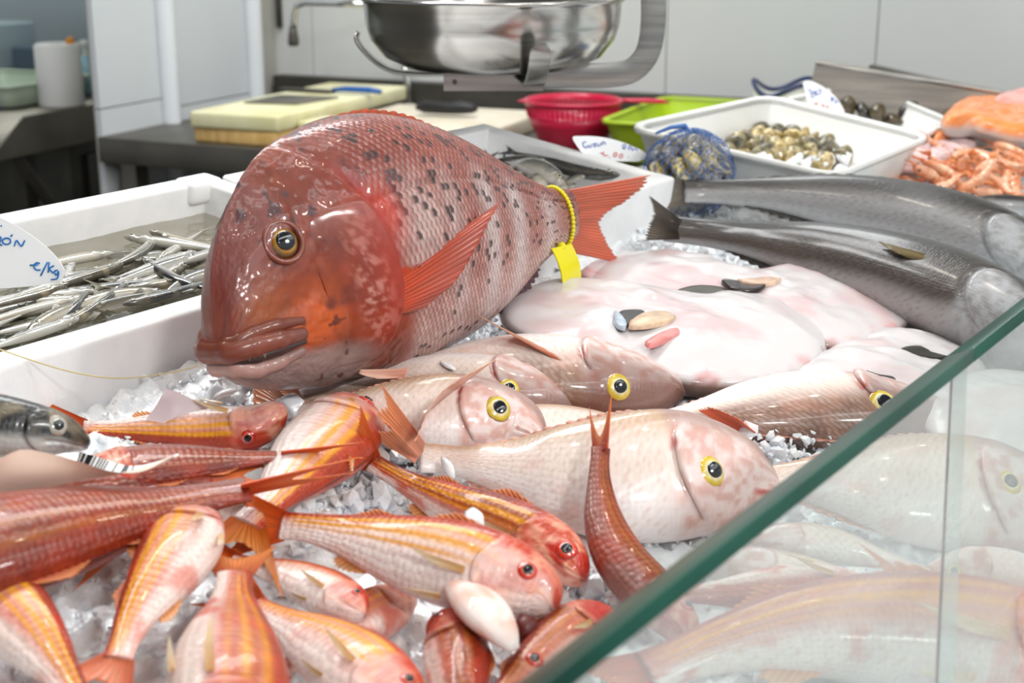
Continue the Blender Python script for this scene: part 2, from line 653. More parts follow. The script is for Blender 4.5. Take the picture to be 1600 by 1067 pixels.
    def eye(f, root, s, hv, r, iris, rim=(60, 50, 30), pup=.5, side=1, bulge=.45, tiltn=None, name='eye', ring=None):
        th = math.acos(hv)
        if side < 0:
            th = 2 * math.pi - th
        p, n, t = f.sn(s, th)
        b = np.cross(n, t)
        R = np.stack([t, b, n], 1)
        loc = np.array(root.location)
        q = np.linspace(0, 1, 10)
        prof = np.stack([r * q, r * bulge * (1 - q ** 2.4) - .10 * r], 1)
        prof = np.vstack([prof, [[r * 1.02, -.35 * r]]])
        k = 28
        tt = np.arange(k) / k * 2 * math.pi
        V = np.stack([prof[:, None, 0] * np.cos(tt), prof[:, None, 0] * np.sin(tt), np.broadcast_to(prof[:, None, 1], (len(prof), k))], -1).reshape(-1, 3)
        qq = np.r_[q, 1.0][:, None]
        ci, cr = lin(iris), lin(rim)
        cin = lin(ring) if ring is not None else ci
        c = cin * (1 - sm(qq[..., None], .5, .75)) + ci * sm(qq[..., None], .5, .75)
        c = c * (1 - sm(qq[..., None], .84, .98)) + cr * sm(qq[..., None], .84, .98)
        c = np.broadcast_to(c, (len(prof), k, 3)) * (.8 + .4 * vn(np.cos(tt) * 3 + 5, np.sin(tt) * 3 + 5, qq * 3, f.seed))[..., None]
        e = obj(name, mesh(name, V @ R.T + p - loc, [gridf(len(prof), k, True)], M['eye'], c.reshape(-1, 3)), root)
        rp = r * pup
        zp = r * bulge * (1 - (pup) ** 2.4) - .10 * r
        q = np.linspace(0, 1, 6)
        prof = np.stack([rp * q, zp + .12 * r + rp * .12 * (1 - q ** 2)], 1)
        prof = np.vstack([prof, [[rp * 1.01, zp - .1 * r]]])
        V = np.stack([prof[:, None, 0] * np.cos(tt), prof[:, None, 0] * np.sin(tt), np.broadcast_to(prof[:, None, 1], (len(prof), k))], -1).reshape(-1, 3)
        obj('pupil', mesh('pupil', V @ R.T + p - loc, [gridf(len(prof), k, True)], M['eye_black']), e)
        return e

    # ---- fins: base (n,3), tips (n,3); rays run from base to tip
    def fin(f, root, name, base, tip, c0, c1, rays=12, bend=None, m=10, jag=.08, thick=.0007, rip=.0010, c2=None):
        base, tip = np.asarray(base, float), np.asarray(tip, float)
        n0 = len(base)
        k = max(24, rays * 5)
        u = np.linspace(0, 1, k)
        B = herm(np.linspace(0, 1, n0), base, u)
        Tp = herm(np.linspace(0, 1, len(tip)), tip, u)
        ph = u * rays
        rid = np.abs(((ph + .5) % 1) - .5) * 2           # 0 on a ray, 1 between rays
        rng = np.random.RandomState(f.seed * 7 + len(name))
        jl = rng.rand(rays + 2)
        jagv = 1 - jag * (rid ** 2 * .9 + .5 * jl[np.clip((ph + .5).astype(int), 0, rays + 1)])
        v = np.linspace(0, 1, m)
        L = (Tp - B) * jagv[:, None]
        V = B[None] + L[None] * v[:, None, None]
        if bend is not None:
            V = V + np.asarray(bend)[None, None] * (v ** 2)[:, None, None]
        nn = nrm(np.cross(np.gradient(V, axis=1), np.gradient(V, axis=0)))
        V = V + nn * ((rid - .5) * rip)[None, :, None] * (1 - .5 * v[:, None, None])
        up = nn * thick * .5 * (1.0 - .6 * v[:, None, None])
        c0, c1 = lin(c0), lin(c1)
        cc = c0 + (c1 - c0) * sm(v, .05, .9)[:, None, None]
        if c2 is not None:
            cc = cc + (lin(c2) - cc) * (sm(v, .8, 1.0)[:, None, None] * .8)
        st = (.72 + .5 * (1 - rid))[None, :, None] * (.85 + .3 * vn(ph[None, :, None] * .7, v[:, None, None] * 3, 0, f.seed))
        cc = np.clip(cc * st, 0, 1)
        Va, Vb = (V + up).reshape(-1, 3), (V - up).reshape(-1, 3)
        N = len(Va)
        Q = gridf(m, k)
        e = []
        for i in range(m - 1):
            e.append([i * k, (i + 1) * k, (i + 1) * k + N, i * k + N])
            e.append([i * k + k - 1, i * k + k - 1 + N, (i + 1) * k + k - 1 + N, (i + 1) * k + k - 1])
        for j in range(k - 1):
            e.append([(m - 1) * k + j, (m - 1) * k + j + 1, (m - 1) * k + j + 1 + N, (m - 1) * k + j + N])
        Qall = np.vstack([Q, Q[:, ::-1] + N, np.array(e)])
        C = cc.reshape(-1, 3)
        me = mesh(name, np.vstack([Va, Vb]) - np.array(root.location), [Qall], M['fin'], np.vstack([C, C]))
        return obj(name, me, root)

    def tail(f, root, L, spread, fork, c0, c1, dirv=None, rays=22, bend=None, name='tail_fin', jag=.06, twist=0.0, c2=None, fold=0.0):
        """forked tail; L lobe length in metres, spread half height at the tips, fork 0..1 depth of the notch"""
        P, D, N, T = f.P[-1], f.D[-1], f.N[-1], f.T[-1]
        if twist:
            D = D * math.cos(twist) + N * math.sin(twist)
        if dirv is not None:
            T = nrm(dirv)
            D = nrm(D - T * (D @ T))
        N2 = np.cross(T, D)
        v = np.linspace(-1, 1, 13)
        hb = (f.a[-1] + f.b[-1]) / 2
        base = P[None] - T[None] * .02 * f.SL + D[None] * (v * hb * 1.0)[:, None]
        ln = L * (1 - fork * (1 - np.abs(v) ** 1.25))
        tip = P[None] + T[None] * ln[:, None] + D[None] * (np.sign(v) * np.abs(v) ** .8 * spread)[:, None] + N2[None] * (fold * v)[:, None]
        return f.fin(root, name, base, tip, c0, c1, rays, bend, 12, jag, c2=c2)

    def ridge(f, root, name, s0, s1, ht, c0, c1, dorsal=True, rays=12, lean=.5, side=.0, jag=.3):
        """dorsal or anal fin along the back or belly, ht as list of heights in metres"""
        s = np.linspace(s0, s1, 9)
        th = np.full(9, 0.0 if dorsal else math.pi)
        b = f.surf(s, th, -.004 * f.SL)
        P, D, N, a, bb, wd = f.frame(s)
        T = np.stack([np.interp(s, f.s, f.T[:, k]) for k in range(3)], -1)
        h = herm(np.linspace(0, 1, len(ht)), ht, np.linspace(0, 1, 9))
        d = (D if dorsal else -D) + T * lean + N * side
        return f.fin(root, name, b, b + nrm(d) * h[:, None], c0, c1, rays, None, 7, jag)

    def pect(f, root, s, hv, L, wd, dirs, c0, c1, name='pectoral_fin', rays=12, off=.002, bend=None, side=1, jag=.06, tipw=.25, c2=None):
        """paired fin from the flank; dirs = (along tail, towards back, away from body)"""
        th = math.acos(hv)
        if side < 0:
            th = 2 * math.pi - th
        p, n, t = f.sn(s, th)
        P, D, N, a, b, w_ = f.frame(np.array(s))
        d = nrm(t * dirs[0] + D * dirs[1] + n * dirs[2])
        ac = nrm(np.cross(n, d))
        q = np.linspace(-1, 1, 9)
        base = p + n * off + ac * (q * wd * .35)[:, None]
        ln = L * (1 - .55 * ((q + 1) / 2) ** 1.2)
        tip = p + n * off + d * ln[:, None] + ac * ((q * wd * .55) - wd * tipw)[:, None]
        return f.fin(root, name, base, tip, c0, c1, rays, bend, 12, jag, c2=c2)


def fix_normals(me):
    import bmesh
    bm = bmesh.new()
    bm.from_mesh(me)
    bmesh.ops.recalc_face_normals(bm, faces=bm.faces)
    bm.to_mesh(me)
    bm.free()


def mixc(a, b, t):
    return a + (b - a) * np.asarray(t)[..., None]


def scales(f, S, hv, size, vrows=None):
    """phase inside each overlapping scale: 0 at its root, 1 at its hind edge"""
    th = np.arccos(np.clip(hv, -1, 1))
    v = th / math.pi * (f.SL * .62) / size
    r = np.floor(v)
    fv = v - r - .5
    u = S * f.SL / size + .5 * (r % 2)
    return (u + 1.3 * fv ** 2) % 1.0, r, np.floor(u + 1.3 * fv ** 2)


def scale_mid(f, S, hv, size):
    """1 along the middle of each scale row, 0 between rows"""
    v = np.arccos(np.clip(hv, -1, 1)) / math.pi * (f.SL * .62) / size
    return 1 - (2 * (v - np.floor(v) - .5)) ** 2


def p_mullet(red=.3, stripe=1.0, pale=0.0, headred=.7):
    def paint(f, S, hv, sv):
        X, Y = S * f.SL, hv * f.SL * .15
        sd = f.seed
        n1 = fbm(X * 55, Y * 55, 0, sd)
        n2 = fbm(X * 160, Y * 160, 0, sd + 3)
        back = mixc(lin((148, 32, 6)), lin((190, 62, 14)), n1)
        flank = mixc(lin((206, 72, 34)), lin((232, 146, 110)), sm(n1, .3, .7))
        belly = mixc(lin((236, 214, 205)), lin((228, 146, 122)), sm(n1, .5, .78))
        deep = mixc(lin((90, 18, 2)), lin((146, 42, 5)), n1)
        c = mixc(belly, flank, sm(hv, -.55, .05))
        c = mixc(c, back, sm(hv, .42, .8))
        c = mixc(c, deep, np.clip(red * np.maximum(sm(hv + (n1 - .5) * .7, -.7, .3), sm(red, .9, 1.0) * (.75 + .25 * n1)), 0, 1))
        c = mixc(c, lin((196, 44, 20)), sm(n1, .54, .72) * .6 * (1 - pale) * (1 - .85 * float(sm(red, .85, 1.0))))
        c = mixc(c, lin((242, 232, 228)), pale * (1 - sm(hv, .2, .65)) * .75)
        p, r, k = scales(f, S, hv, .0052)
        c = mixc(c, lin((196, 84, 48)), (sm(p, .72, 1) * .28 + sm(1 - p, .8, 1) * .1) * sm(S, .2, .28))
        body = sm(S, .22, .28)
        for h0, wd, st in ((.60, .07, .9), (.28, .085, 1.1), (-.02, .05, .6)):
            e = gs(hv, h0 + .02 * np.sin(S * 9 + sd), wd) * body * (1 - sm(S, .92, 1)) * stripe * st * (.6 + .6 * n2)
            c = mixc(c, lin((232, 156, 0)), np.clip(e * 1.3, 0, .97))
        hd = (1 - body)
        c = mixc(c, mixc(lin((204, 66, 28)), lin((236, 166, 138)), sm(n2, .35, .65)), hd * .8 * (1 - sm(-hv, .2, .7) * (1 - headred)))
        c = mixc(c, lin((244, 226, 220)), hd * pale * .55 * sm(1 - n2, .3, .6) * (1 - sm(hv, .35, .75)))
        c = mixc(c, lin((188, 36, 12)), hd * sm(n1 + hv * .2, .5, .68) * headred)
        return np.clip(c * (.92 + .16 * n2)[..., None], 0, 1)
    return paint


def p_bream(pink=.3, dark=0.0):
    def paint(f, S, hv, sv):
        X, Y = S * f.SL, hv * f.SL * .2
        sd = f.seed
        n1 = fbm(X * 40, Y * 40, 0, sd)
        n2 = fbm(X * 140, Y * 140, 0, sd + 3)
        back = mixc(lin((170, 132, 100)), lin((202, 170, 138)), n1)
        flank = mixc(lin((226, 206, 194)), lin((240, 226, 218)), n1)
        belly = mixc(lin((242, 234, 232)), lin((238, 214, 208)), sm(n1, .5, .8))
        c = mixc(belly, flank, sm(hv, -.6, .0))
        c = mixc(c, back, sm(hv, .25, .85))
        c = mixc(c, lin((122, 82, 62)), dark * sm(hv, -.1, .6))
        p, r, k = scales(f, S, hv, .0062)
        rows = np.abs((r % 2) - .5) * 2
        c = mixc(c, lin((190, 150, 126)), sm(p, .7, 1) * .32 * sm(S, f.gill, f.gill + .06))
        c = mixc(c, lin((250, 244, 240)), gs(p, .4, .2) * .25 * sm(S, f.gill, f.gill + .06))
        c = mixc(c, lin((226, 150, 128)), sm(n1, .55, .78) * pink * .8)
        hd = 1 - sm(S, f.gill - .02, f.gill + .025)
        hc = mixc(lin((236, 216, 212)), lin((214, 170, 160)), sm(n2, .35, .7))
        hc = mixc(hc, lin((150, 112, 100)), sm(hv + .5 * (.14 - S), .35, .75) * .8)
        hc = mixc(hc, lin((130, 84, 80)), (1 - sm(S, .0, .06)) * .55)
        c = mixc(c, hc, hd)
        c = mixc(c, lin((104, 62, 48)), dark * hd * sm(hv, -.3, .4) * .8)
        sg = f.gill - .05 * (hv - .05) ** 2 * 1.6
        c = mixc(c, lin((176, 52, 44)), gs(S, sg + .008, .008) * sm(n2, .35, .55) * gs(hv, .25, .35) * .9)
        c = mixc(c, lin((206, 74, 58)), gs(hv, -.42, .09) * (1 - sm(S, .09, .13)) * sm(n2, .3, .55) * .9)
        return np.clip(c * (.94 + .12 * n2)[..., None], 0, 1)
    return paint


def p_grey(silver=.0):
    def paint(f, S, hv, sv):
        X, Y = S * f.SL, hv * f.SL * .12
        sd = f.seed
        n1 = fbm(X * 22, Y * 40, 0, sd)
        n2 = fbm(X * 200, Y * 200, 0, sd + 3)
        back = mixc(lin((24, 21, 20)), lin((42, 37, 34)), n1)
        flank = mixc(lin((44, 37, 32)), lin((74, 63, 56)), n1)
        belly = mixc(lin((140, 136, 134)), lin((190, 188, 188)), n1)
        c = mixc(belly, flank, sm(hv + (n1 - .5) * .3, -.95, -.5))
        c = mixc(c, back, sm(hv + (n1 - .5) * .5, -.15, .45))
        c = mixc(c, lin((176, 176, 178)), silver * (1 - sm(hv, -.2, .35)) * .7)
        p, r, k = scales(f, S, hv, .0060)
        c = mixc(c, lin((40, 36, 34)), sm(p, .72, 1) * .30)
        c = mixc(c, lin((170, 162, 152)), gs(p, .35, .2) * .07 * (1 - sm(hv, .2, .6)))
        hd = 1 - sm(S, f.gill - .015, f.gill + .02)
        c = mixc(c, mixc(lin((178, 180, 184)), lin((142, 141, 140)), sm(n2, .35, .75)), hd * (1 - sm(hv, .25, .6)) * .85)
        return np.clip(c * (.9 + .2 * n2)[..., None], 0, 1)
    return paint


def p_silver(back=(60, 66, 70), fl=(186, 188, 184), be=(226, 226, 220), warm=.2, thr=(.28, .62)):
    def paint(f, S, hv, sv):
        X, Y = S * f.SL, hv * f.SL * .08
        n1 = fbm(X * 90, Y * 140, 0, f.seed)
        n2 = fbm(X * 300, Y * 300, 0, f.seed + 5)
        c = mixc(lin(be), lin(fl), sm(hv, -.5, .1))
        c = mixc(c, lin(back), sm(hv + (n1 - .5) * .3, *thr))
        c = mixc(c, lin((176, 160, 128)), sm(n1, .5, .75) * warm)
        c = mixc(c, lin((70, 62, 56)), (1 - sm(S, .12, .2)) * .45 * sm(n2, .3, .7))
        return np.clip(c * (.85 + .3 * n1)[..., None], 0, 1)
    return paint


def p_porgy(f, S, hv, sv):
    """the big red porgy"""
    X, Y = S * f.SL, hv * .10
    n1 = fbm(X * 18, Y * 18, 0, 11)
    n2 = fbm(X * 70, Y * 70, 0, 12)
    n3 = fbm(X * 260, Y * 260, 0, 13)
    up = sm(hv, -.1, .8)
    base = mixc(mixc(lin((166, 108, 94)), lin((140, 66, 46)), n1), mixc(lin((140, 54, 32)), lin((112, 38, 22)), n1), up)
    # pale upright bands on the hind body
    bands = (gs(S, .58, .030) + gs(S, .70, .035) + .8 * gs(S, .86, .04) + .5 * gs(S, .46, .03)) * (1 - sm(hv, .35, .75)) * sm(hv + 1.1, 0, .4)
    base = mixc(base, lin((208, 198, 196)), np.clip(bands * (.6 + .5 * n2), 0, .9))
    base = mixc(base, lin((198, 172, 164)), (1 - sm(hv, -.75, -.2)) * .55)
    base = mixc(base, lin((205, 186, 182)), gs(S, .37, .055) * gs(hv, .22, .3) * .8 * (.4 + n2))
    # scales: pale heart, red hind edge
    p, r, k = scales(f, S, hv, .0058)
    sc = sm(S + .04 * hv, .285, .33)
    rnd = _h(r.astype(int), k.astype(int), np.zeros_like(r, dtype=int), 5)
    md = scale_mid(f, S, hv, .0058)
    base = base * (.82 + .36 * rnd)[..., None]
    c = mixc(base, lin((142, 40, 18)), sm(p, .5, .85) * (1 - sm(p, .96, 1.0)) * (.25 + .75 * md) * sc * (.5 + .5 * n2))
    c = mixc(c, lin((212, 204, 202)), gs(p, .25, .22) * (.3 + .7 * md) * .70 * sc * (.35 + .65 * rnd) * (1 - .45 * up))
    # black flecks sitting on single scales, denser up the flank
    fl = (rnd > .915 - .10 * up) * sm(n1 + .3 * up, .28, .5) * sc
    c = mixc(c, lin((44, 32, 34)), np.clip(fl * gs(p, .5, .4) * 1.3, 0, .92))
    # head: brown red, orange cheek, brownish snout, grey purple chin
    hd = 1 - sc
    hc = mixc(lin((112, 38, 12)), lin((134, 54, 26)), sm(n2, .35, .7))
    hc = mixc(hc, lin((122, 66, 62)), sm(n1, .48, .7) * sm(hv, .1, .6) * .8)
    hc = mixc(hc, lin((190, 80, 12)), np.clip(gs(S, .135, .055) * gs(hv, -.10, .26) * sm(n2, .2, .45) * 1.3, 0, 1))
    hc = mixc(hc, lin((172, 92, 40)), gs(S, .06, .04) * gs(hv, .25, .3) * .6)
    hc = mixc(hc, lin((152, 46, 18)), sm(S, .17, .23) * gs(hv, -.15, .5) * (.45 + .5 * n2))
    hc = mixc(hc, lin((206, 150, 138)), sm(S, .2, .23) * (1 - sm(S, .25, .28)) * sm(n3, .45, .65) * gs(hv, -.1, .5) * .7)
    chin = (1 - sm(hv + .25 * (S - .1) / .2, -.50, -.30)) * (1 - sm(S, .2, .29))
    hc = mixc(hc, mixc(lin((120, 100, 98)), lin((164, 138, 132)), n2), np.clip(chin * 1.0, 0, 1))
    bl = sm(fbm(X * 120 + 3, Y * 120 + 7, 0, 31, 2), .64, .69)
    hc = mixc(hc, lin((62, 40, 48)), bl * sm(hv, .3, .55) * sm(S, .06, .12) * .85)
    spots = sm(vn(X * 150, Y * 150, 0, 41), .84, .9) * gs(S, .15, .08)
    hc = mixc(hc, lin((84, 26, 14)), spots * (1 - sm(hv, .3, .5)) * .9)
    c = mixc(c, hc, hd)
    sg = f.gill - .05 * (hv - .05) ** 2 * 1.6
    c = mixc(c, lin((166, 40, 12)), gs(S, sg - .018, .022) * gs(hv, .0, .55) * .75)
    c = mixc(c, lin((168, 22, 18)), gs(S, sg + .012, .010) * gs(hv, .3, .35) * .9)
    c = mixc(c, lin((196, 60, 40)), gs(S, sg + .03, .03) * gs(hv, .38, .2) * .8)
    return np.clip(c * (.86 + .28 * n3)[..., None], 0, 1)
# ------------------------------------------------------------------ the room (its walls stand 10 degrees off the counter's axis)
A10 = rad(10)
UB = np.array([math.cos(A10), math.sin(A10), 0])      # away, towards the back wall
VB = np.array([math.sin(A10), -math.cos(A10), 0])     # to the right along it
ZZ = np.array([0, 0, 1.0])


def bg(V):
    V = np.asarray(V, float)
    return V[:, :1] * UB + V[:, 1:2] * VB + V[:, 2:3] * ZZ


def struct(o):
    o['kind'] = 'structure'
    return o


struct(MB().box((-7, -5.5, -.1), (9, .55, 0)).build('floor', M['floor']))
struct(MB().box((-7, .55, -.1), (9, 8, 0)).build('floor', M['floor_dark']))
struct(MB().box((-7, -2.2, 3.0), (9, 8, 3.1)).build('ceiling', M['ceiling']))
wb = struct(MB().box((3.145, -2.2, 0), (3.28, 4.5, 3.0), bg).build('wall_back', M['joint']))
v0 = -1.968 - .465
for i in range(14):
    a = v0 + i * .468
    lo, hi = max(a, -2.1) + .0012, a + .468 - .0012
    if hi > lo:
        obj('panel', mesh('panel', bg(np.array([[x, y, z] for x in (3.128, 3.146) for y in (lo, hi) for z in (.02, 2.98)])),
            [np.array([[0, 1, 3, 2], [0, 4, 5, 1], [2, 3, 7, 6], [1, 5, 7, 3]])], M['wall'], smooth=False), wb)
ws = struct(MB().box((2.432, -2.086, 0), (3.145, -2.075, 3.0), bg).build('wall_side', M['joint']))
for lo, hi, z0, z1 in ((2.425, 2.635, .0, .955), (2.425, 2.635, .958, 1.23), (2.425, 2.635, 1.233, 2.98), (2.67, 2.98, .0, .93), (2.67, 2.98, .933, 2.98)):
    obj('panel', MB().box((lo, -2.076, z0), (hi, -2.062, z1), bg).build('panel', M['wallL']).data, ws)
for o in [o for o in COL.objects if o.name.startswith('panel') and o.parent is None]:
    bpy.data.objects.remove(o)
for u in (2.652, 2.995):
    struct(MB().tube(bg([[u, -2.05, z] for z in (.02, 1.0, 2.0, 2.98)]), .021, 16, False).build('trim_1' if u < 2.8 else 'trim_2', M['pipe'], smooth=True))
struct(MB().box((2.0, -4.6, 0), (5.2, -4.5, 3.0), bg).build('wall_left', M['wallG']))
struct(MB().box((4.6, -4.5, 0), (4.7, -2.1, 3.0), bg).build('wall_far', M['wallG']))
struct(MB().box((4.55, -4.5, 1.27), (4.6, -2.1, 1.29), bg).build('trim_3', M['wallL']))

M['steel_bench'] = mottle(mat('steel_bench', rough=.45, metal=.7), (92, 89, 82), (112, 108, 100), 7)
# ---- steel bench along the back wall
t = thing('steel_bench', 'long steel work bench under the chopping boards by the back wall', 'bench', bg([[2.75, -1.3, 0]])[0])
bevel(MB().box((2.405, -2.06, .845), (3.10, -.58, .9), bg).build('bench_top', M['steel_bench'], t), .004)
MB().box((3.085, -2.06, .90), (3.127, -.58, .965), bg).build('upstand', M['steel_dark'], t)
for u in (2.47, 3.05):
    for v in (-2.02, -1.3, -.62):
        MB().box((u - .02, v - .02, 0), (u + .02, v + .02, .845), bg).build('leg', M['steel_dull'], t)
MB().box((2.45, -2.03, .25), (3.08, -.6, .28), bg).build('lower_shelf', M['steel_dark'], t)
MB().box((3.02, -2.03, .28), (3.06, -.6, .84), bg).build('back_panel', M['steel_dark'], t)

# ---- left sink unit
t = thing('sink_unit', 'dark steel sink unit at the far left holding the paper roll', 'sink', bg([[2.9, -2.7, 0]])[0])
m = MB()
x0, x1, va, vb = 2.62, 4.1, -2.44, -3.2
m.add(bg([[x0 - .02, va, .9], [x1, va, .9], [x1, va, .815], [x0 - .16, va, .805], [x0 - .02, vb, .9], [x1, vb, .9], [x1, vb, .815], [x0 - .16, vb, .805]]),
      [[0, 1, 2, 3], [4, 7, 6, 5], [0, 4, 5, 1], [3, 2, 6, 7], [1, 5, 6, 2], [0, 3, 7, 4]])
bevel(m.build('basin', M['steel_dull'], t), .004)
for u in (2.7, 3.6):
    for v in (-2.55, -3.1):
        MB().box((u - .02, v - .02, 0), (u + .02, v + .02, .81), bg).build('leg', M['steel_dark'], t)
m = MB()
m.tube(bg([[2.62, -2.5, .80], [2.9, -2.5, .45]]), .016, 10)
m.build('brace', M['steel_dark'], t)
# beneath and behind: a dark cupboard
t = thing('under_cupboard', 'dark metal cupboard standing beneath the far left sink', 'cupboard', bg([[3.4, -2.9, 0]])[0])
bevel(MB().box((2.95, -3.15, 0), (4.0, -2.62, .78), bg).build('body', M['steel_dark'], t), .005)
MB().box((3.0, -2.62, .05), (3.95, -2.605, .74), bg).build('door', M['steel_dark'], t)

M['steel_up'] = mottle(mat('steel_brushed_dark', rough=.5, metal=.5), (112, 108, 102), (136, 131, 124), 9, stretch=(1, 1, 14))
# ---- display counter (bed, front, end upstand)
ct = thing('display_counter', 'sloping steel display counter carrying the ice and all the fish', 'counter', (1.1, .6, 0))


def slab(name, X0, X1, Y0, Y1, h0, h1, matl, parent, lift=0.0):
    V = [bxy(X, Y, h) for X in (X0, X1) for Y in (Y0, Y1) for h in (h0, h1)]
    return MB().add(np.array(V), [[0, 1, 3, 2], [4, 6, 7, 5], [0, 4, 5, 1], [2, 3, 7, 6], [0, 2, 6, 4], [1, 5, 7, 3]]).build(name, matl, parent)


slab('bed_tray', -.6, 2.62, .115, .972, -.06, -.024, M['steel_dull'], ct)
slab('rear_shelf', -.6, 1.47, .972, 1.07, -.06, -.024, M['steel_dull'], ct)
slab('front_lip', -.6, 2.62, .112, .122, -.06, .004, M['steel_dull'], ct)
slab('end_lip', 2.595, 2.62, .122, .972, -.024, .05, M['steel_dull'], ct)
MB().box((-.6, .13, .1), (2.35, .96, .83)).build('base_cabinet', M['steel_dull'], ct)
MB().box((-.55, .33, 0), (2.3, .93, .1)).build('plinth', M['steel_dark'], ct)
q0, q1 = at(1275, 97, 2.32), at(1640, 157, 2.32 - .05)
q2, q3 = at(1262, 150, 2.325), at(1640, 260, 2.275)
off = np.array([.012, .004, 0])
m = MB().add(np.array([q0, q1, q3, q2, q0 + off, q1 + off, q3 + off, q2 + off]), [[0, 1, 2, 3], [4, 7, 6, 5], [0, 4, 5, 1], [1, 5, 6, 2], [3, 2, 6, 7], [0, 3, 7, 4]])
m.build('end_upstand', M['steel_up'], ct)
m = MB().tube(np.array([q0, q1]), .004, 8)
m.build('rolled_edge', M['steel'], ct)

# ---- glass front: two panes with a joint, green polished edge
GY, GZ = .234, 1.0945
GB, GZB = .085, .80          # the panes lean: their foot stands out towards the customer
GD = nrm(np.array([0, GY - GB, GZ - GZB]))
GN = np.array([0, -GD[2], GD[1]])
GL = (GZ - GZB) / GD[2]


GJ = .8150
_r = ray(1480, 1015)
_o = np.array([0, GB, GZB])
_q = CAM + _r * (((_o - CAM) @ GN) / (_r @ GN))
GS = (GJ - _q[0]) / (GL - (_q - _o) @ GD)              # the joint leans a little along the counter


def gbox(X0, X1, n0, n1, t0, t1):
    V = np.array([np.array([X - GS * (GL - t_) * (abs(X - GJ) < .05), GB, GZB]) + GN * n + GD * t_ for X in (X0, X1) for n in (n0, n1) for t_ in (t0, t1)])
    return MB().add(V, [[0, 1, 3, 2], [4, 6, 7, 5], [0, 4, 5, 1], [2, 3, 7, 6], [0, 2, 6, 4], [1, 5, 7, 3]])

gm = bpy.data.materials.new('pane_glass')
gm.use_nodes = True
nt = gm.node_tree
nt.nodes.remove(nt.nodes['Principled BSDF'])
tr = nd(gm, 'ShaderNodeBsdfTransparent', Color=(.93, .975, .96, 1))
gl = nd(gm, 'ShaderNodeBsdfGlossy', Roughness=.015, Color=(1, 1, 1, 1))
fr = schlick(gm, .045)
hz = nd(gm, 'ShaderNodeBsdfTranslucent', Color=(.92, .96, .98, 1))
df = nd(gm, 'ShaderNodeBsdfDiffuse', Color=(.92, .96, .98, 1))
dm = nd(gm, 'ShaderNodeMixShader', Fac=.5)  # pale veil mixed into the panes, stands in for reflected brightness
lk(gm, hz.outputs[0], dm.inputs[1])
lk(gm, df.outputs[0], dm.inputs[2])
tc = nd(gm, 'ShaderNodeTexCoord')
mp = nd(gm, 'ShaderNodeMapping')
mp.inputs['Scale'].default_value = (.9, 1, 16)
ns = nd(gm, 'ShaderNodeTexNoise', Scale=3.0, Detail=4.0)
lk(gm, tc.outputs['Object'], mp.inputs['Vector'])
lk(gm, mp.outputs['Vector'], ns.inputs['Vector'])
mr = nd(gm, 'ShaderNodeMapRange')
mr.inputs[1].default_value, mr.inputs[2].default_value, mr.inputs[3].default_value, mr.inputs[4].default_value = .3, .7, .14, .30
lk(gm, ns.outputs['Fac'], mr.inputs[0])
m1 = nd(gm, 'ShaderNodeMixShader')
m2 = nd(gm, 'ShaderNodeMixShader')
lk(gm, mr.outputs[0], m1.inputs[0])
lk(gm, tr.outputs[0], m1.inputs[1])
lk(gm, dm.outputs[0], m1.inputs[2])
lk(gm, fr.outputs[0], m2.inputs[0])
lk(gm, m1.outputs[0], m2.inputs[1])
lk(gm, gl.outputs[0], m2.inputs[2])
lk(gm, m2.outputs[0], nt.nodes['Material Output'].inputs['Surface'])
M['glass'] = gm
M['joint_dark'] = mat('joint_dark', (96, 70, 62), .5)
M['glass_edge'] = mottle(mat('glass_edge', rough=.3, spec=.25), (10, 52, 42), (30, 84, 70), 7, 2, stretch=(1, 1, 1))
for i, (a, b, lab) in enumerate(((-.5, .8146, 'nearer glass front pane with thick green polished edge'), (.8154, 2.6, 'farther glass front pane beyond the dark vertical joint'))):
    t = thing('glass_screen', lab, 'glass', ((a + b) / 2, GB, .78))
    gbox(a, b, -.005, .005, .0, GL - .0005).build('pane', gm, t)
    bevel(gbox(a, b, -.0095, .0095, GL, GL + .007).build('polished_edge', M['glass_edge'], t), .001)
    gbox(a if i else b - .0005, a + .0005 if i else b, -.0056, -.0044, .01, GL - .001).build('joint_edge', M['joint_dark'], t)
    gbox(a + .01, b - .01, -.010, .010, -.02, .0).build('bottom_rail', M['steel_dull'], t)
t = thing('glass_support', 'steel channel along the counter front carrying the glass panes', 'rail', (1.0, .07, .7))
MB().box((-.6, .05, .70), (2.62, .10, .782)).build('channel', M['steel_dull'], t)

# ---- ice: the bed, crushed pieces and a few big lumps
NX, NY = 620, 180
gx, gy = np.meshgrid(np.linspace(-.1, 2.58, NX), np.linspace(.124, .968, NY), indexing='ij')


def icez(X, Y):
    h = (fbm(X * 16, Y * 16, 0, 3) - .55) * .022 + (fbm(X * 80, Y * 80, 0, 4) - .5) * .016 + np.abs(vn(X * 190, Y * 190, 0, 5) - .5) * .008
    h = h + .018 * sm(Y, .70, .77) * (1 - sm(X, .9, 1.25)) * sm(X, .5, .7)
    h = h - .03 * sm(Y, .775, .79)
    return h


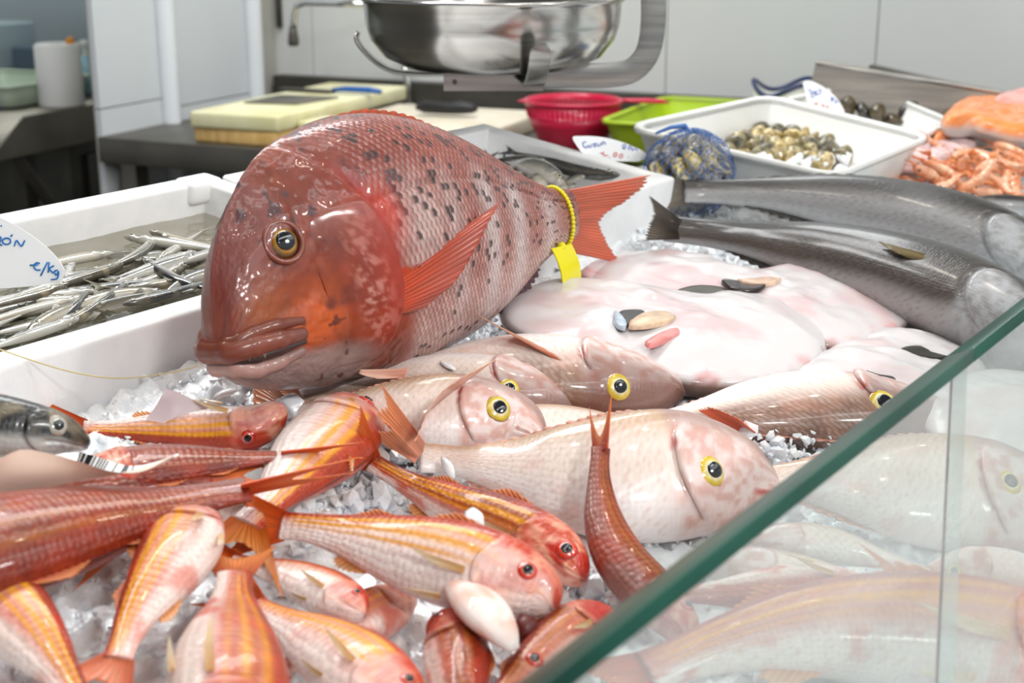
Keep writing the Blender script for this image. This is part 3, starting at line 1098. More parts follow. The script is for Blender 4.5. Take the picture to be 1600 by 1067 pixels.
gh = icez(gx, gy)
V = np.stack([gx, gy, P0[2] + math.tan(TILT) * (gy - P0[1])], -1) + gh[..., None] * NB
ib = obj('ice_bed', mesh('ice_bed', V.reshape(-1, 3), [gridf(NX, NY)], M['ice']))
tag(ib, 'bed of white crushed ice spread under all the fish', 'ice')
ib['kind'] = 'stuff'
ph = (1 + 5 ** .5) / 2
ICO = nrm(np.array([[-1, ph, 0], [1, ph, 0], [-1, -ph, 0], [1, -ph, 0], [0, -1, ph], [0, 1, ph], [0, -1, -ph], [0, 1, -ph], [ph, 0, -1], [ph, 0, 1], [-ph, 0, -1], [-ph, 0, 1]]))
ICF = np.array([[0, 11, 5], [0, 5, 1], [0, 1, 7], [0, 7, 10], [0, 10, 11], [1, 5, 9], [5, 11, 4], [11, 10, 2], [10, 7, 6], [7, 1, 8], [3, 9, 4], [3, 4, 2], [3, 2, 6], [3, 6, 8], [3, 8, 9], [4, 9, 5], [2, 4, 11], [6, 2, 10], [8, 6, 7], [9, 8, 1]])


def chunk(rs, c, r):
    from mathutils import Euler
    R = np.array(Euler(rs.rand(3) * 6.3).to_matrix())
    s = r * (.35 + 1.1 * rs.rand(3))
    return (ICO * (.55 + .8 * rs.rand(12, 1)) * s) @ R.T + c


rs = np.random.RandomState(8)
cm = MB()
for i in range(15000):
    X, Y = rs.uniform(.25, 2.5), rs.uniform(.13, .775)
    r = .0013 + .0040 * rs.rand() ** 3.5
    cm.add(chunk(rs, bxy(X, Y, float(icez(np.array(X), np.array(Y))) + r * .4), r), (), ICF)
ZONES = [(600, 515, 900, 560, 220, .018, .004), (842, 640, 935, 700, 90, .010, .005), (1150, 690, 1300, 770, 420, .030, .004), (560, 700, 745, 745, 160, .014, .005),
         (880, 905, 965, 965, 70, .01, .005), (985, 385, 1200, 425, 260, .016, .004), (305, 600, 480, 660, 150, .022, .005), (240, 590, 330, 640, 130, .02, .0035),
         (170, 600, 320, 660, 120, .004, .004), (1040, 585, 1090, 640, 60, .006, .0045), (1400, 230, 1600, 240, 260, .01, .006), (1200, 265, 1400, 285, 200, .01, .006), (470, 755, 600, 800, 110, .008, .005), (1480, 200, 1600, 220, 120, .03, .006)]
for (xa, ya, xb, yb, n, hh, r0) in ZONES:
    for i in range(n):
        p = bed(rs.uniform(xa, xb), rs.uniform(ya, yb), 0)
        p = p + NB * rs.uniform(-.004, hh)
        if p[1] < .775 or p[0] > 1.5:
            cm.add(chunk(rs, p, r0 * (.5 + 1.0 * rs.rand() ** 2)), (), ICF)
co = cm.build('crushed_ice', M['chunk'])
tag(co, 'loose splinters of crushed ice scattered between the fish', 'ice')
co['kind'] = 'stuff'
LUMPS = [(352, 614, .03, .011, 'rounded ice lump under the chin of the big red porgy'), (338, 618, .022, .008, 'smaller ice lump left of the one under the red porgy chin'),
         (462, 640, .02, .012, 'white ice lump behind the mullet snout below the red porgy'), (700, 572, .05, .012, 'flat slab of clear ice lying on the rear pink bream'),
         (742, 812, .06, .008, 'clear ice splinter standing on the back of the white mullet'), (700, 728, .03, .009, 'ice lump at the tail of the large front bream'),
         (590, 712, .02, .010, 'ice lump beside the upright orange mullet tail'), (860, 680, .012, .012, 'ice lump in front of the nose of the middle bream'),
         (905, 655, .012, .010, 'ice lump between the two bream heads'), (1310, 280, .02, .02, 'clear ice block against the clam tub corner')]
for (x, y, h, r, lab) in LUMPS:
    p = bed(x, y, h)
    v = chunk(rs, np.zeros(3), r)
    if 'slab' in lab:
        v = v - np.outer(v @ NB, NB) * .7
    o = obj('ice_lump', mesh('ice_lump', v, [ICF], M['chunk'], smooth=False))
    o.location = p
    tag(o, lab, 'ice', 'large ice lumps')
    bevel(o, r * .12, 2, 10)
# ------------------------------------------------------------------ polystyrene boxes
def foam_box(name, label, X0, X1, Y0, Y1, hb, ht, tk=.024, cap=True):
    c = bxy((X0 + X1) / 2, (Y0 + Y1) / 2, hb)
    t = thing(name, label, 'box', c)
    L = lambda x, y, h: bxy(x, y, h)

    def blk(nm, a, b, c_, d, h0, h1, bv=.004):
        V = np.array([L(X, Y, h) for X in (a, b) for Y in (c_, d) for h in (h0, h1)])
        return bevel(MB().add(V, [[0, 1, 3, 2], [4, 6, 7, 5], [0, 4, 5, 1], [2, 3, 7, 6], [0, 2, 6, 4], [1, 5, 7, 3]]).build(nm, M['foam'], t), bv, 3)
    blk('bottom', X0 + .01, X1 - .01, Y0 + .01, Y1 - .01, hb, hb + .02)
    blk('front_wall', X0, X1, Y0, Y0 + tk, hb, ht)
    blk('back_wall', X0, X1, Y1 - tk, Y1, hb, ht)
    blk('side_wall', X0, X0 + tk, Y0 + .003, Y1 - .003, hb, ht - .0005)
    blk('side_wall', X1 - tk, X1, Y0 + .003, Y1 - .003, hb, ht - .0005)
    # stepped inner rim ledge
    blk('rim_ledge', X0 + tk - .002, X1 - tk + .002, Y0 + tk - .002, Y0 + tk + .007, ht - .022, ht - .010, .002)
    if cap:
        for X in (X0 + tk * 1.1, X1 - tk * 1.1):
            blk('corner_stud', X - .022, X + .022, Y1 - tk - .006, Y1 - .002, ht - .02, ht + .003, .006)
    return t


BY0, BY1, BT = .785, 1.035, .060
foam_box('foam_box', 'white polystyrene box of anchovies at the far left', .40, .985, BY0, BY1 + .012, -.022, BT)
foam_box('foam_box', 'white polystyrene box of mackerel behind the big red porgy', .992, 1.442, BY0 - .02, BY1, -.022, BT, cap=False)

# melt water in the anchovy box
wm = bpy.data.materials.new('melt_water')
wm.use_nodes = True
wn = wm.node_tree
wp = wn.nodes['Principled BSDF']
wp.inputs['Base Color'].default_value = rgba(96, 90, 74)
wp.inputs['Roughness'].default_value = .03
wt = nd(wm, 'ShaderNodeBsdfTransparent', Color=(.80, .78, .70, 1))
wmx = nd(wm, 'ShaderNodeMixShader', Fac=.20)
lk(wm, wt.outputs[0], wmx.inputs[1])
lk(wm, wp.outputs[0], wmx.inputs[2])
wf = schlick(wm, .02)
wg = nd(wm, 'ShaderNodeBsdfGlossy', Roughness=.04)
wm2 = nd(wm, 'ShaderNodeMixShader')
lk(wm, wf.outputs[0], wm2.inputs[0])
lk(wm, wmx.outputs[0], wm2.inputs[1])
lk(wm, wg.outputs[0], wm2.inputs[2])
lk(wm, wm2.outputs[0], wn.nodes['Material Output'].inputs['Surface'])
WX, WY = np.meshgrid(np.linspace(.424, .961, 60), np.linspace(BY0 + .024, BY1 - .012, 30), indexing='ij')
wh = .030 + (fbm(WX * 40, WY * 60, 0, 9) - .5) * .004
WV = np.stack([WX, WY, P0[2] + math.tan(TILT) * (WY - P0[1])], -1) + wh[..., None] * NB
o = obj('melt_water', mesh('melt_water', WV.reshape(-1, 3), [gridf(60, 30)], wm))
tag(o, 'murky melt water around the anchovies in the left box', 'water')
o['kind'] = 'stuff'

# ------------------------------------------------------------------ hanging scale: pan and its cradle
PC = at(770, 52, 1.70)
E1, E2 = RT, -FH


def pc(V):
    V = np.asarray(V, float)
    return PC + V[:, :1] * E1 + V[:, 1:2] * E2 + V[:, 2:3] * ZZ


pan = MB().lathe([(.0, -.0425), (.07, -.0425), (.105, -.038), (.130, -.026), (.146, -.006), (.1515, .012), (.153, .036), (.1565, .039), (.158, .042), (.1565, .0445), (.153, .044),
                  (.1505, .036), (.149, .012), (.144, -.004), (.128, -.023), (.104, -.0345), (.07, -.039), (0, -.039)], k=72, fr=pc)
o = pan.build('scale_pan', M['steel_pan'], smooth=True)
tag(o, 'round brushed steel weighing pan hanging above the porgy', 'scale pan')
t = thing('scale_hanger', 'bent steel strap and hooked cradle holding the weighing pan', 'scale', PC)
th_ = .004


def strap(path, wdir, wd, name, matl=None, tk=.004, parent=None):
    """flat bar: path in pan frame, wide along wdir"""
    path = np.asarray(path, float)
    q = np.linspace(0, 1, 60)
    Ls = np.r_[0, np.cumsum(np.linalg.norm(np.diff(path, axis=0), axis=1))]
    p = herm(Ls / Ls[-1], path, q)
    T = nrm(np.gradient(p, axis=0))
    W = np.asarray(wdir, float)
    W = nrm(W - T * (T @ W)[:, None])
    Nn = np.cross(T, W)
    ws_ = np.ones(60) * wd / 2
    ws_[-5:] *= np.array([.98, .93, .84, .68, .4])
    ring = np.stack([p + W * ws_[:, None] + Nn * tk / 2, p - W * ws_[:, None] + Nn * tk / 2, p - W * ws_[:, None] - Nn * tk / 2, p + W * ws_[:, None] - Nn * tk / 2], 1)
    m = MB().add(pc(ring.reshape(-1, 3)), np.vstack([gridf(60, 4, True), [[0, 1, 2, 3], [236, 239, 238, 237]]]))
    return bevel(m.build(name, matl or M['steel'], parent if parent is not None else t), .001, 2)


# channel under the pan, strap running right then up to the scale body
m = MB().box((-.058, -.014, -.062), (.060, -.010, -.0445), pc).box((-.058, .030, -.062), (.060, .034, -.0445), pc).box((-.058, -.014, -.0645), (.060, .034, -.062), pc)
ch = m.build('channel', M['steel'], t)
for x in (-.045, .045):
    MB().tube(pc([[x, .034, -.054], [x, .0365, -.054]]), .0028, 10).build('screw', M['steel_dark'], t)
s_ = strap([(.03, .026, -.047), (.10, .026, -.047), (.150, .026, -.047), (.178, .026, -.036), (.190, .026, -.010), (.193, .026, .03), (.193, .026, .12), (.193, .026, .30)], (1, 0, 0) if False else (0, 0, 1), .001, 'x', parent=t) if False else None
# the strap lies in the upright plane: its broad face looks at the camera
bar = np.array([(.03, -.047), (.09, -.047), (.140, -.047), (.166, -.041), (.182, -.024), (.188, .0), (.188, .06), (.188, .34)])
q = np.linspace(0, 1, 70)
Ls = np.r_[0, np.cumsum(np.linalg.norm(np.diff(bar, axis=0), axis=1))]
bp = herm(Ls / Ls[-1], bar, q)
bt = nrm(np.gradient(bp, axis=0))
bn = np.stack([-bt[:, 1], bt[:, 0]], 1)
hw = .0145
ring = []
for i in range(70):
    a, b = bp[i] + bn[i] * hw, bp[i] - bn[i] * hw
    ring.append([(a[0], .026, a[1]), (b[0], .026, b[1]), (b[0], .021, b[1]), (a[0], .021, a[1])])
m = MB().add(pc(np.array(ring).reshape(-1, 3)), np.vstack([gridf(70, 4, True), [[0, 1, 2, 3], [276, 279, 278, 277]]]))
bevel(m.build('bent_strap', M['steel'], t), .001, 2)
strap([(-.03, .008, -.0455), (-.09, .006, -.047), (-.125, .005, -.042), (-.150, .004, -.024), (-.163, .003, -.004), (-.160, .003, .002)], (0, 1, 0), .026, 'cradle_hook')
strap([(.034, .02, -.0455), (.042, .06, -.050), (.048, .118, -.046), (.052, .150, -.028), (.054, .166, -.004), (.054, .167, .002)], (1, -.1, 0), .024, 'cradle_hook')
strap([(.02, -.02, -.0455), (.03, -.09, -.047), (.035, -.13, -.038), (.037, -.160, -.006), (.037, -.161, 0)], (1, -.1, 0), .024, 'cradle_hook')
bevel(MB().box((-.07, -.05, .33), (.21, .06, .52), pc).build('scale_body', M['steel_dull'], t), .01)
MB().tube(pc([[.07, 0, .52], [.07, 0, 3.0 - PC[2]]]), .01, 10).build('hanging_rod', M['steel_dark'], t)

# ------------------------------------------------------------------ things on the back bench
def boxthing(name, label, cat, u0, u1, v0_, v1, z0, z1, matl, bv=.006, rot=0.0, group=None, part='board'):
    c = bg([[(u0 + u1) / 2, (v0_ + v1) / 2, z0]])[0]
    R = np.array([[math.cos(rot), -math.sin(rot), 0], [math.sin(rot), math.cos(rot), 0], [0, 0, 1]])
    cu = np.array([(u0 + u1) / 2, (v0_ + v1) / 2, 0])
    o = MB().box((u0, v0_, z0), (u1, v1, z1), lambda V: bg((V - cu) @ R.T + cu) - c).build(name, matl)
    o.location = c
    bevel(o, bv, 3)
    return tag(o, label, cat, group)


M['board_y'] = mottle(mat('board_yellowed', rough=.5), (214, 208, 158), (232, 228, 190), 12)
M['board_w'] = mottle(mat('board_wood', rough=.55), (206, 164, 96), (226, 190, 124), 14, stretch=(1, 6, 1))
M['board_c'] = mottle(mat('board_cream', rough=.5), (212, 200, 176), (228, 218, 198), 14)
boxthing('chopping_board', 'wooden block board lying under the yellowed board', 'board', 2.435, 2.78, -1.83, -1.625, .9, .931, M['board_w'])
boxthing('chopping_board', 'long yellowed plastic chopping board on top of the wooden block', 'board', 2.43, 3.02, -1.842, -1.63, .931, .965, M['board_y'], rot=rad(-2))
boxthing('chopping_board', 'thick cream chopping board under the black knife roll', 'board', 2.56, 2.93, -1.60, -1.235, .9, .936, M['board_c'], rot=rad(-3))
boxthing('chopping_board', 'pale yellow plastic board leaning between the two board stacks', 'board', 2.50, 2.60, -1.615, -1.56, .9, .948, M['board_y'])
t = thing('knife', 'kitchen knife with blue handle on the yellowed board', 'knife', bg([[2.80, -1.77, .965]])[0])
m = MB().box((2.80, -1.86, .966), (2.83, -1.72, .972), bg)
bevel(m.build('blade', M['steel_dark'], t), .001)
m = MB().tube(bg([[2.815, -1.72, .973], [2.82, -1.69, .976], [2.825, -1.63, .976], [2.825, -1.60, .973]]), [.006, .009, .010, .007], 10, flat=(ZZ, .7))
m.build('handle', mat('blue_plastic', (22, 84, 160), .35), t, smooth=True)
t = thing('knife', 'long grey knife blade lying on the front of the yellowed board', 'knife', bg([[2.62, -1.75, .965]])[0])
m = MB().add(bg([[2.58, -1.80, .966], [2.72, -1.80, .966], [2.74, -1.66, .966], [2.60, -1.68, .966], [2.58, -1.80, .969], [2.72, -1.80, .969], [2.74, -1.66, .969], [2.60, -1.68, .969]]),
             [[0, 3, 2, 1], [4, 5, 6, 7], [0, 1, 5, 4], [1, 2, 6, 5], [2, 3, 7, 6], [3, 0, 4, 7]])
m.build('blade', M['steel_dull'], t)
# black knife roll / handle on the cream board
M['black'] = add_bump(mat('black_rubber', (24, 24, 26), .5), 60, .4)
m = MB().tube(bg([[2.76, -1.475, .952], [2.76, -1.455, .955], [2.765, -1.40, .954], [2.77, -1.375, .957], [2.775, -1.345, .955], [2.775, -1.335, .953]]), [.006, .0155, .0145, .0175, .012, .004], 14, flat=(ZZ, .85))
o = m.build('scaling_tool', M['black'], smooth=True)
tag(o, 'black rubber handled fish scaler on the cream board', 'tool')
m = MB().lathe([(0, .036), (.012, .034), (.02, .024), (.0225, .01), (.021, .0), (0, 0)], bg([[3.02, -1.50, .936]])[0] * [1, 1, 0] + [0, 0, .9], 20)
o = m.build('black_stopper', M['black'], smooth=True)
tag(o, 'round black stopper on the bench by the back wall', 'stopper')
# steel pipe rising behind the boards, tap and hanging bar
m = MB().tube(bg([[3.05, -1.648, .90], [3.05, -1.652, .96], [3.05, -1.662, 1.03]]), .0085, 12)
t = thing('bench_tap', 'slim steel standpipe rising behind the cream board', 'tap', bg([[3.05, -1.648, .9]])[0])
m.build('pipe', M['steel'], t, smooth=True)
MB().lathe([(.02, 0), (.02, .012), (.014, .02), (.0, .02)], bg([[3.05, -1.648, .9]])[0], 20).build('flange', M['chrome'], t, smooth=True)
MB().lathe([(0, .026), (.012, .022), (.016, .012), (.016, 0)], bg([[3.02, -1.74, .9]])[0], 16).build('valve_knob', M['chrome'], t, smooth=True)
t = thing('spray_tap', 'chrome spray tap spout hanging over the bench from above', 'tap', bg([[3.0, -1.94, 1.3]])[0])
u_ = 2.95
m = MB().tube(bg([[u_, -1.66, 1.155], [u_, -1.78, 1.158], [u_, -1.87, 1.158], [u_, -1.895, 1.148], [u_, -1.902, 1.125], [u_, -1.906, 1.095]]), .0085, 12)
m.build('spout', M['chrome'], t, smooth=True)
MB().lathe([(.0, .0), (.012, .0), (.0135, .012), (.011, .028), (.0085, .045), (.0, .045)], bg([[u_, -1.907, 1.055]])[0], 16).build('spray_head', M['steel_dark'], t, smooth=True)
MB().tube(bg([[u_, -1.66, 1.155], [3.13, -1.655, 1.155]]), .010, 12).build('wall_arm', M['chrome'], t, smooth=True)
t = thing('hanging_steel', 'narrow steel bar hanging on the wall left of the tap', 'tool', bg([[3.115, -2.0, 1.1]])[0])
m = MB().box((3.118, -2.066, 1.082), (3.127, -2.050, 1.36), bg)
bevel(m.build('bar', M['steel_dark'], t), .002)
MB().tube(bg([[3.127, -2.058, 1.36], [3.105, -2.058, 1.362], [3.105, -2.058, 1.375]]), .003, 8).build('hook', M['steel'], t)

# ---- crimson colander
def radial(c, V, tilt=0.0):
    return c + V


M['crimson'] = mat('crimson_plastic', (196, 10, 62), .35, coat=.3)
cc = bg([[2.66, -1.067, .9]])[0]
t = thing('colander', 'crimson plastic colander with long handle on the back bench', 'colander', cc)
R0, HC = .098, .104
prof = [(.0, .0), (.045, .0), (.058, .006), (.072, .026), (.084, .052), (.0915, .072)]
m = MB().lathe(prof + [(.0895, .072), (.082, .052), (.070, .028), (.056, .009), (0, .004)], cc, 48)
m.build('bowl', M['crimson'], t, smooth=True)
m = MB().lathe([(.0945, .090), (.0975, .094), (.100, .098), (.100, .1015), (.097, .103), (.0935, .101), (.0925, .091)], cc, 48)
m.build('rim', M['crimson'], t, smooth=True)
m = MB()
for i in range(56):                                   # slotted upper band: ribs between the slots
    a = i / 56 * 2 * math.pi
    ca, sa = math.cos(a), math.sin(a)
    m.tube(cc + np.array([[.0905 * ca, .0905 * sa, .070], [.0930 * ca, .0930 * sa, .082], [.0945 * ca, .0945 * sa, .093]]), .0022, 5, False)
for zz, rr in ((.079, .0925), (.086, .0938)):
    a = np.linspace(0, 2 * math.pi, 49)
    m.tube(cc + np.stack([rr * np.cos(a), rr * np.sin(a), np.full(49, zz)], 1), .0016, 5, False)
m.build('slotted_band', M['crimson'], t, smooth=True, kind='stuff')
hd_ = nrm(RT * 1.0 + FH * .15)
hp = np.array([cc + hd_ * a + ZZ * z for a, z in ((.094, .098), (.12, .097), (.15, .096), (.18, .094), (.197, .091))])
m = MB().tube(hp, [.009, .010, .012, .011, .004], 12, flat=(ZZ, .45))
m.build('handle', M['crimson'], t, smooth=True)
hp = np.array([cc - hd_ * a + ZZ * z for a, z in ((.094, .099), (.105, .1), (.112, .1))])
MB().tube(hp, [.009, .008, .003], 10, flat=(ZZ, .4)).build('hook', M['crimson'], t, smooth=True)

# ---- tubs with rolled rims
def tub(name, label, o4, hgt, matl, rim=.010, taper=.82, down=None, cat='tub', wall=.004, z0=None):
    """o4: four rim corners in order; hgt: depth along down"""
    o4 = np.asarray(o4, float)
    c = o4.mean(0)
    down = np.asarray(down if down is not None else -NB, float)
    t = thing(name, label, cat, c + down * hgt)

    def ring(s, dz, rc):
        """rounded outline, corner share rc"""
        P = []
        for i in range(4):
            p, a, b = o4[i], o4[i - 1], o4[(i + 1) % 4]
            for q in np.linspace(0, 1, 7):
                e0, e1 = p + (a - p) * rc, p + (b - p) * rc
                P.append((1 - q) ** 2 * e0 + 2 * q * (1 - q) * p + q * q * e1)
        P = np.array(P)
        return c + (P - c) * s + down * dz
    L = np.linalg.norm(o4[0] - o4[1])
    wl = 1 - 2 * wall / L
    rings = [ring(.0, hgt, .12), ring(taper * .94, hgt, .12), ring(taper, hgt * .94, .12), ring(.955, .012, .12), ring(.965, .004, .12)]
    rings += [ring(1.0, .007, .12), ring(1.006, .003, .12), ring(1.0, -.001, .12), ring(.985, -.0015, .12), ring(.95, .001, .12), ring(.94, .008, .12)]
    rings += [ring(taper * wl * .99, hgt * .92, .12), ring(taper * .92, hgt * .965, .12), ring(.0, hgt * .965, .12)]
    V = np.array(rings)
    body = MB().add(V[:5].reshape(-1, 3), gridf(5, 28, True))
    body.add(V[9:].reshape(-1, 3), gridf(len(V) - 9, 28, True))
    body.build('shell', matl, t, smooth=True)
    MB().add(V[4:11].reshape(-1, 3), gridf(7, 28, True)).build('rim', matl, t, smooth=True)
    return t


M['lime'] = mat('lime_plastic', (164, 190, 24), .4)
g4 = [bg([[2.50, -.955, .985]])[0], bg([[2.92, -.965, .985]])[0], bg([[2.92, -.62, .985]])[0], bg([[2.50, -.62, .985]])[0]]
tub('lime_basin', 'lime green plastic basin beside the colander handle', g4, .083, M['lime'], down=-ZZ, cat='basin', taper=.86)
# white enamel bowl with a navy rim seen behind the clam tub
bc = bg([[2.80, -.665, .9]])[0]
t = thing('enamel_bowl', 'white bowl with wavy navy rim behind the clam tub', 'bowl', bc)
a = np.linspace(0, 2 * math.pi, 49)[:-1]
wob = lambda z: z + .012 * np.cos(a * 3 + .6)
pr = [(.0, 0, 0), (.03, 0, 0), (.05, .03, 0), (.064, .08, .3), (.072, .128, 1), (.069, .128, 1), (.06, .08, .3), (.045, .03, 0), (0, .006, 0)]
V = np.array([[[r * math.cos(q), r * math.sin(q), z + k * .012 * math.cos(3 * q + .6)] for q in a] for r, z, k in pr])
MB().add(V.reshape(-1, 3) + bc, gridf(len(pr), 48, True)).build('bowl', M['tub'], t, smooth=True)
a2 = np.linspace(0, 2 * math.pi, 97)
MB().tube(bc + np.stack([.0705 * np.cos(a2), .0705 * np.sin(a2), .130 + .012 * np.cos(3 * a2 + .6)], 1), .0045, 8, False).build('rim', mat('navy', (16, 36, 84), .35), t, smooth=True)
# ------------------------------------------------------------------ far left corner
rc = bg([[2.80, -2.50, .9]])[0]
t = thing('paper_roll', 'thick white paper towel roll standing on the steel sink', 'paper roll', rc)
MB().lathe([(.018, .15), (.050, .152), (.0555, .148), (.056, .004), (.054, 0), (.018, 0), (.018, .15)], rc, 40).build('roll', mat('paper', (236, 236, 234), .85), t, smooth=True)
o = MB().lathe([(0, .168), (.008, .166), (.012, .158), (.010, .150), (0, .150)], bg([[2.81, -2.465, .9]])[0], 14).build('orange_cap', mat('orange_plastic', (236, 150, 24), .4), smooth=True)
tag(o, 'small orange cap lying on top of the paper roll', 'cap')
g4 = [bg([[2.66, -2.86, .958]])[0], bg([[2.98, -2.86, .958]])[0], bg([[2.98, -2.54, .958]])[0], bg([[2.66, -2.54, .958]])[0]]
M['mint'] = mat('mint_plastic', (196, 214, 194), .4)
tub('mint_tray', 'pale mint plastic tray on the sink beside the paper roll', g4, .055, M['mint'], down=-ZZ, cat='tray', taper=.9)
t = thing('cleaning_bottle', 'pale blue cleaning bottle behind the paper roll', 'bottle', bg([[3.02, -2.55, .9]])[0])
MB().lathe([(0, 0), (.03, 0), (.033, .01), (.033, .07), (.022, .095), (.012, .10), (0, .10)], bg([[3.02, -2.60, .9]])[0], 24).build('bottle', mat('blue_bottle', (160, 204, 220), .3), t, smooth=True)
MB().lathe([(.010, .10), (.010, .125), (.014, .126), (.014, .14), (0, .14)], bg([[3.02, -2.60, .9]])[0], 16).build('pump', M['tub'], t, smooth=True)
boxthing('storage_crate', 'blue grey plastic crate at the back of the sink', 'crate', 3.15, 3.5, -2.98, -2.66, .9, 1.0, mat('slate_blue', (84, 104, 120), .45), .008)
boxthing('metal_cabinet', 'pale blue metal cabinet door behind the grey crate', 'cabinet', 3.55, 3.62, -3.6, -2.90, .9, 1.13, mat('pale_blue_metal', (186, 200, 208), .4), .006)
boxthing('storage_crate', 'small pale crate with dark top at the far left edge', 'crate', 3.12, 3.3, -3.2, -3.02, .9, 1.06, mat('ice_blue', (168, 188, 196), .4), .008)
o = MB().add(bg([[2.655, -2.72, .902], [2.655, -2.56, .902], [2.635, -2.56, .902], [2.635, -2.72, .902], [2.655, -2.72, .908], [2.655, -2.56, .908], [2.635, -2.56, .908], [2.635, -2.72, .908]]), [[0, 1, 2, 3], [4, 7, 6, 5], [0, 4, 5, 1], [1, 5, 6, 2], [2, 6, 7, 3], [3, 7, 4, 0]]).build('blue_cloth', mat('blue_cloth', (44, 62, 130), .9))
tag(bevel(o, .002), 'folded blue cloth on the sink rim below the mint tray', 'cloth')
# ------------------------------------------------------------------ surface lookup by picture position (fish are placed first, then features are set on their skin)
def project(P):
    q = np.asarray(P) - CAM
    d = q @ FW
    return np.stack([800 + FPX * (q @ RT) / d, 533.5 - FPX * (q @ UPV) / d, d], -1)


def find(f, x, y):
    """s and angle of the skin point seen at a picture position"""
    s = np.linspace(.005, .995, 200)
    th = np.linspace(0, 2 * math.pi, 180, endpoint=False)
    S, TH = np.meshgrid(s, th, indexing='ij')
    q = project(f.surf(S, TH))
    e = (q[..., 0] - x) ** 2 + (q[..., 1] - y) ** 2
    best = e.min()
    near = e <= max(best * 1.5, 9.0)
    d = np.where(near, q[..., 2], 9e9)
    i = np.unravel_index(np.argmin(d), d.shape)
    return float(S[i]), float(TH[i])


def skinpt(f, x, y, off=0.0):
    s, th = find(f, x, y)
    p, n, t = f.sn(s, th)
    return p + n * off


# ------------------------------------------------------------------ the big red porgy
BO = np.array([.62, .655, 1.02])
BE1 = np.array([math.cos(.06), math.sin(.06), 0])
BE2 = nrm(np.array([0, .16, 1.0]))
BN = -np.cross(BE1, BE2)
BN = BN if BN[1] < 0 else -BN


def bpl(a, b):
    return BO + BE1 * a + BE2 * b


def plane_px(x, y, off=0.0):
    r = ray(x, y)
    o = BO + BN * off
    return CAM + r * (((o - CAM) @ BN) / (r @ BN))


st = np.array([[.009, .058, .050], [.014, .075, .038], [.023, .098, .028], [.038, .124, .020], [.064, .152, .012], [.097, .176, .007], [.134, .188, .003], [.18, .193, -.002],
               [.24, .184, -.004], [.30, .164, -.001], [.36, .137, .010], [.42, .108, .028], [.46, .094, .037], [.492, .088, .041]])
axis = herm([.009, .06, .15, .3, .492], [.055, .066, .080, .078, .0645], st[:, 0])
wd = np.array([.005, .014, .021, .027, .034, .041, .048, .054, .053, .045, .034, .022, .016, .0125])
SLb = .484
ss = (st[:, 0] - .009) / .483
prof = dict(s=ss, a=(st[:, 1] - axis) / SLb, b=(axis - st[:, 2]) / SLb, w=wd / SLb)
aa = np.linspace(.009, .492, 40)
pts = np.array([bpl(a, b) for a, b in zip(aa, herm(st[:, 0], axis, aa))])
f = Fish(pts, prof, BN, 1, ns=640, nt=320, gill=.285, seed=5, gill_lift=.016, wedge=.9)
root = thing('red_porgy', 'very large red porgy with black flecks and a yellow tail tag', 'fish', bpl(.2, .02))
BIG = f


def big_relief(S, TH):
    hv = np.cos(TH)
    p, r, k = scales(f, S, hv, .0058)
    sc = sm(S + .04 * hv, .285, .33)
    X, Y = S * f.SL, hv * .1
    o = (p - .5) * .0009 * sc * (.4 + .6 * np.abs(np.sin(TH)))
    o = o + (fbm(X * 60, Y * 60, 0, 61) - .5) * .0014 * (1 - sc)
    o = o + (fbm(X * 200, Y * 200, 0, 62) - .5) * .0012 * (1 - sc)
    # brow and cheek planes, lateral crease behind the gill, belly fold
    o = o + .004 * gs(S, .12, .05) * gs(hv, .72, .16) - .003 * gs(S, .12, .06) * gs(hv, .15, .14)
    o = o - .004 * gs(S - .08 * hv, .235, .010) * gs(hv, -.1, .5)
    o = o - .0016 * gs(hv + .02 * np.sin(S * 9), .42 + .12 * S, .025) * sc
    return o


b = f.body('body', root, p_porgy, M['skin_porgy'], big_relief, bias=-.35 if False else 0.0)
f.cover(root, p_porgy, M['skin_porgy'], 'gill_cover', -.75, .55, .13, .016, 40, 60)
f.cover(root, p_porgy, M['skin_porgy'], 'cheek_plate', -.70, .10, .20, .007, 30, 40) if False else None
# lips, teeth
MS, MH0, MH1 = .115, -.15, -.32         # the mouth slit: reach and height along the head


def lip(name, knots, r, c0, c1, off=0.0, flat=.8):
    """knots: (s, height) from the mouth corner to the snout; carried on round the far side"""
    kk = np.array(knots)
    S = np.r_[kk[:, 0], kk[::-1, 0]]
    TH = np.r_[np.arccos(kk[:, 1]), 2 * math.pi - np.arccos(kk[::-1, 1])]
    path = f.surf(S, TH, off)
    L = np.r_[0, np.cumsum(np.linalg.norm(np.diff(path, axis=0), axis=1))]
    q = np.linspace(0, 1, 70)
    P = herm(L / L[-1], path, q)
    rr = r * (.35 + .65 * np.sin(np.clip(q, .03, .97) * math.pi) ** .6)
    rr = rr * (1 + .05 * np.sin(q * 47) + .03 * np.sin(q * 90))
    cc = lin(c0) + (lin(c1) - lin(c0)) * np.abs(q * 2 - 1)[:, None] ** 2
    n = 16
    m = MB().tube(P, rr, n)
    cc2 = np.repeat(cc, n, 0)
    v = m.V[0][:len(cc2)]
    cc2 = cc2 * (.75 + .5 * fbm(v[:, 0] * 160, v[:, 1] * 160, v[:, 2] * 160, 3))[:, None]
    m.C = [np.vstack([cc2, cc[:1], cc[-1:]])]
    return m.build(name, M['skin_porgy'], root, smooth=True)


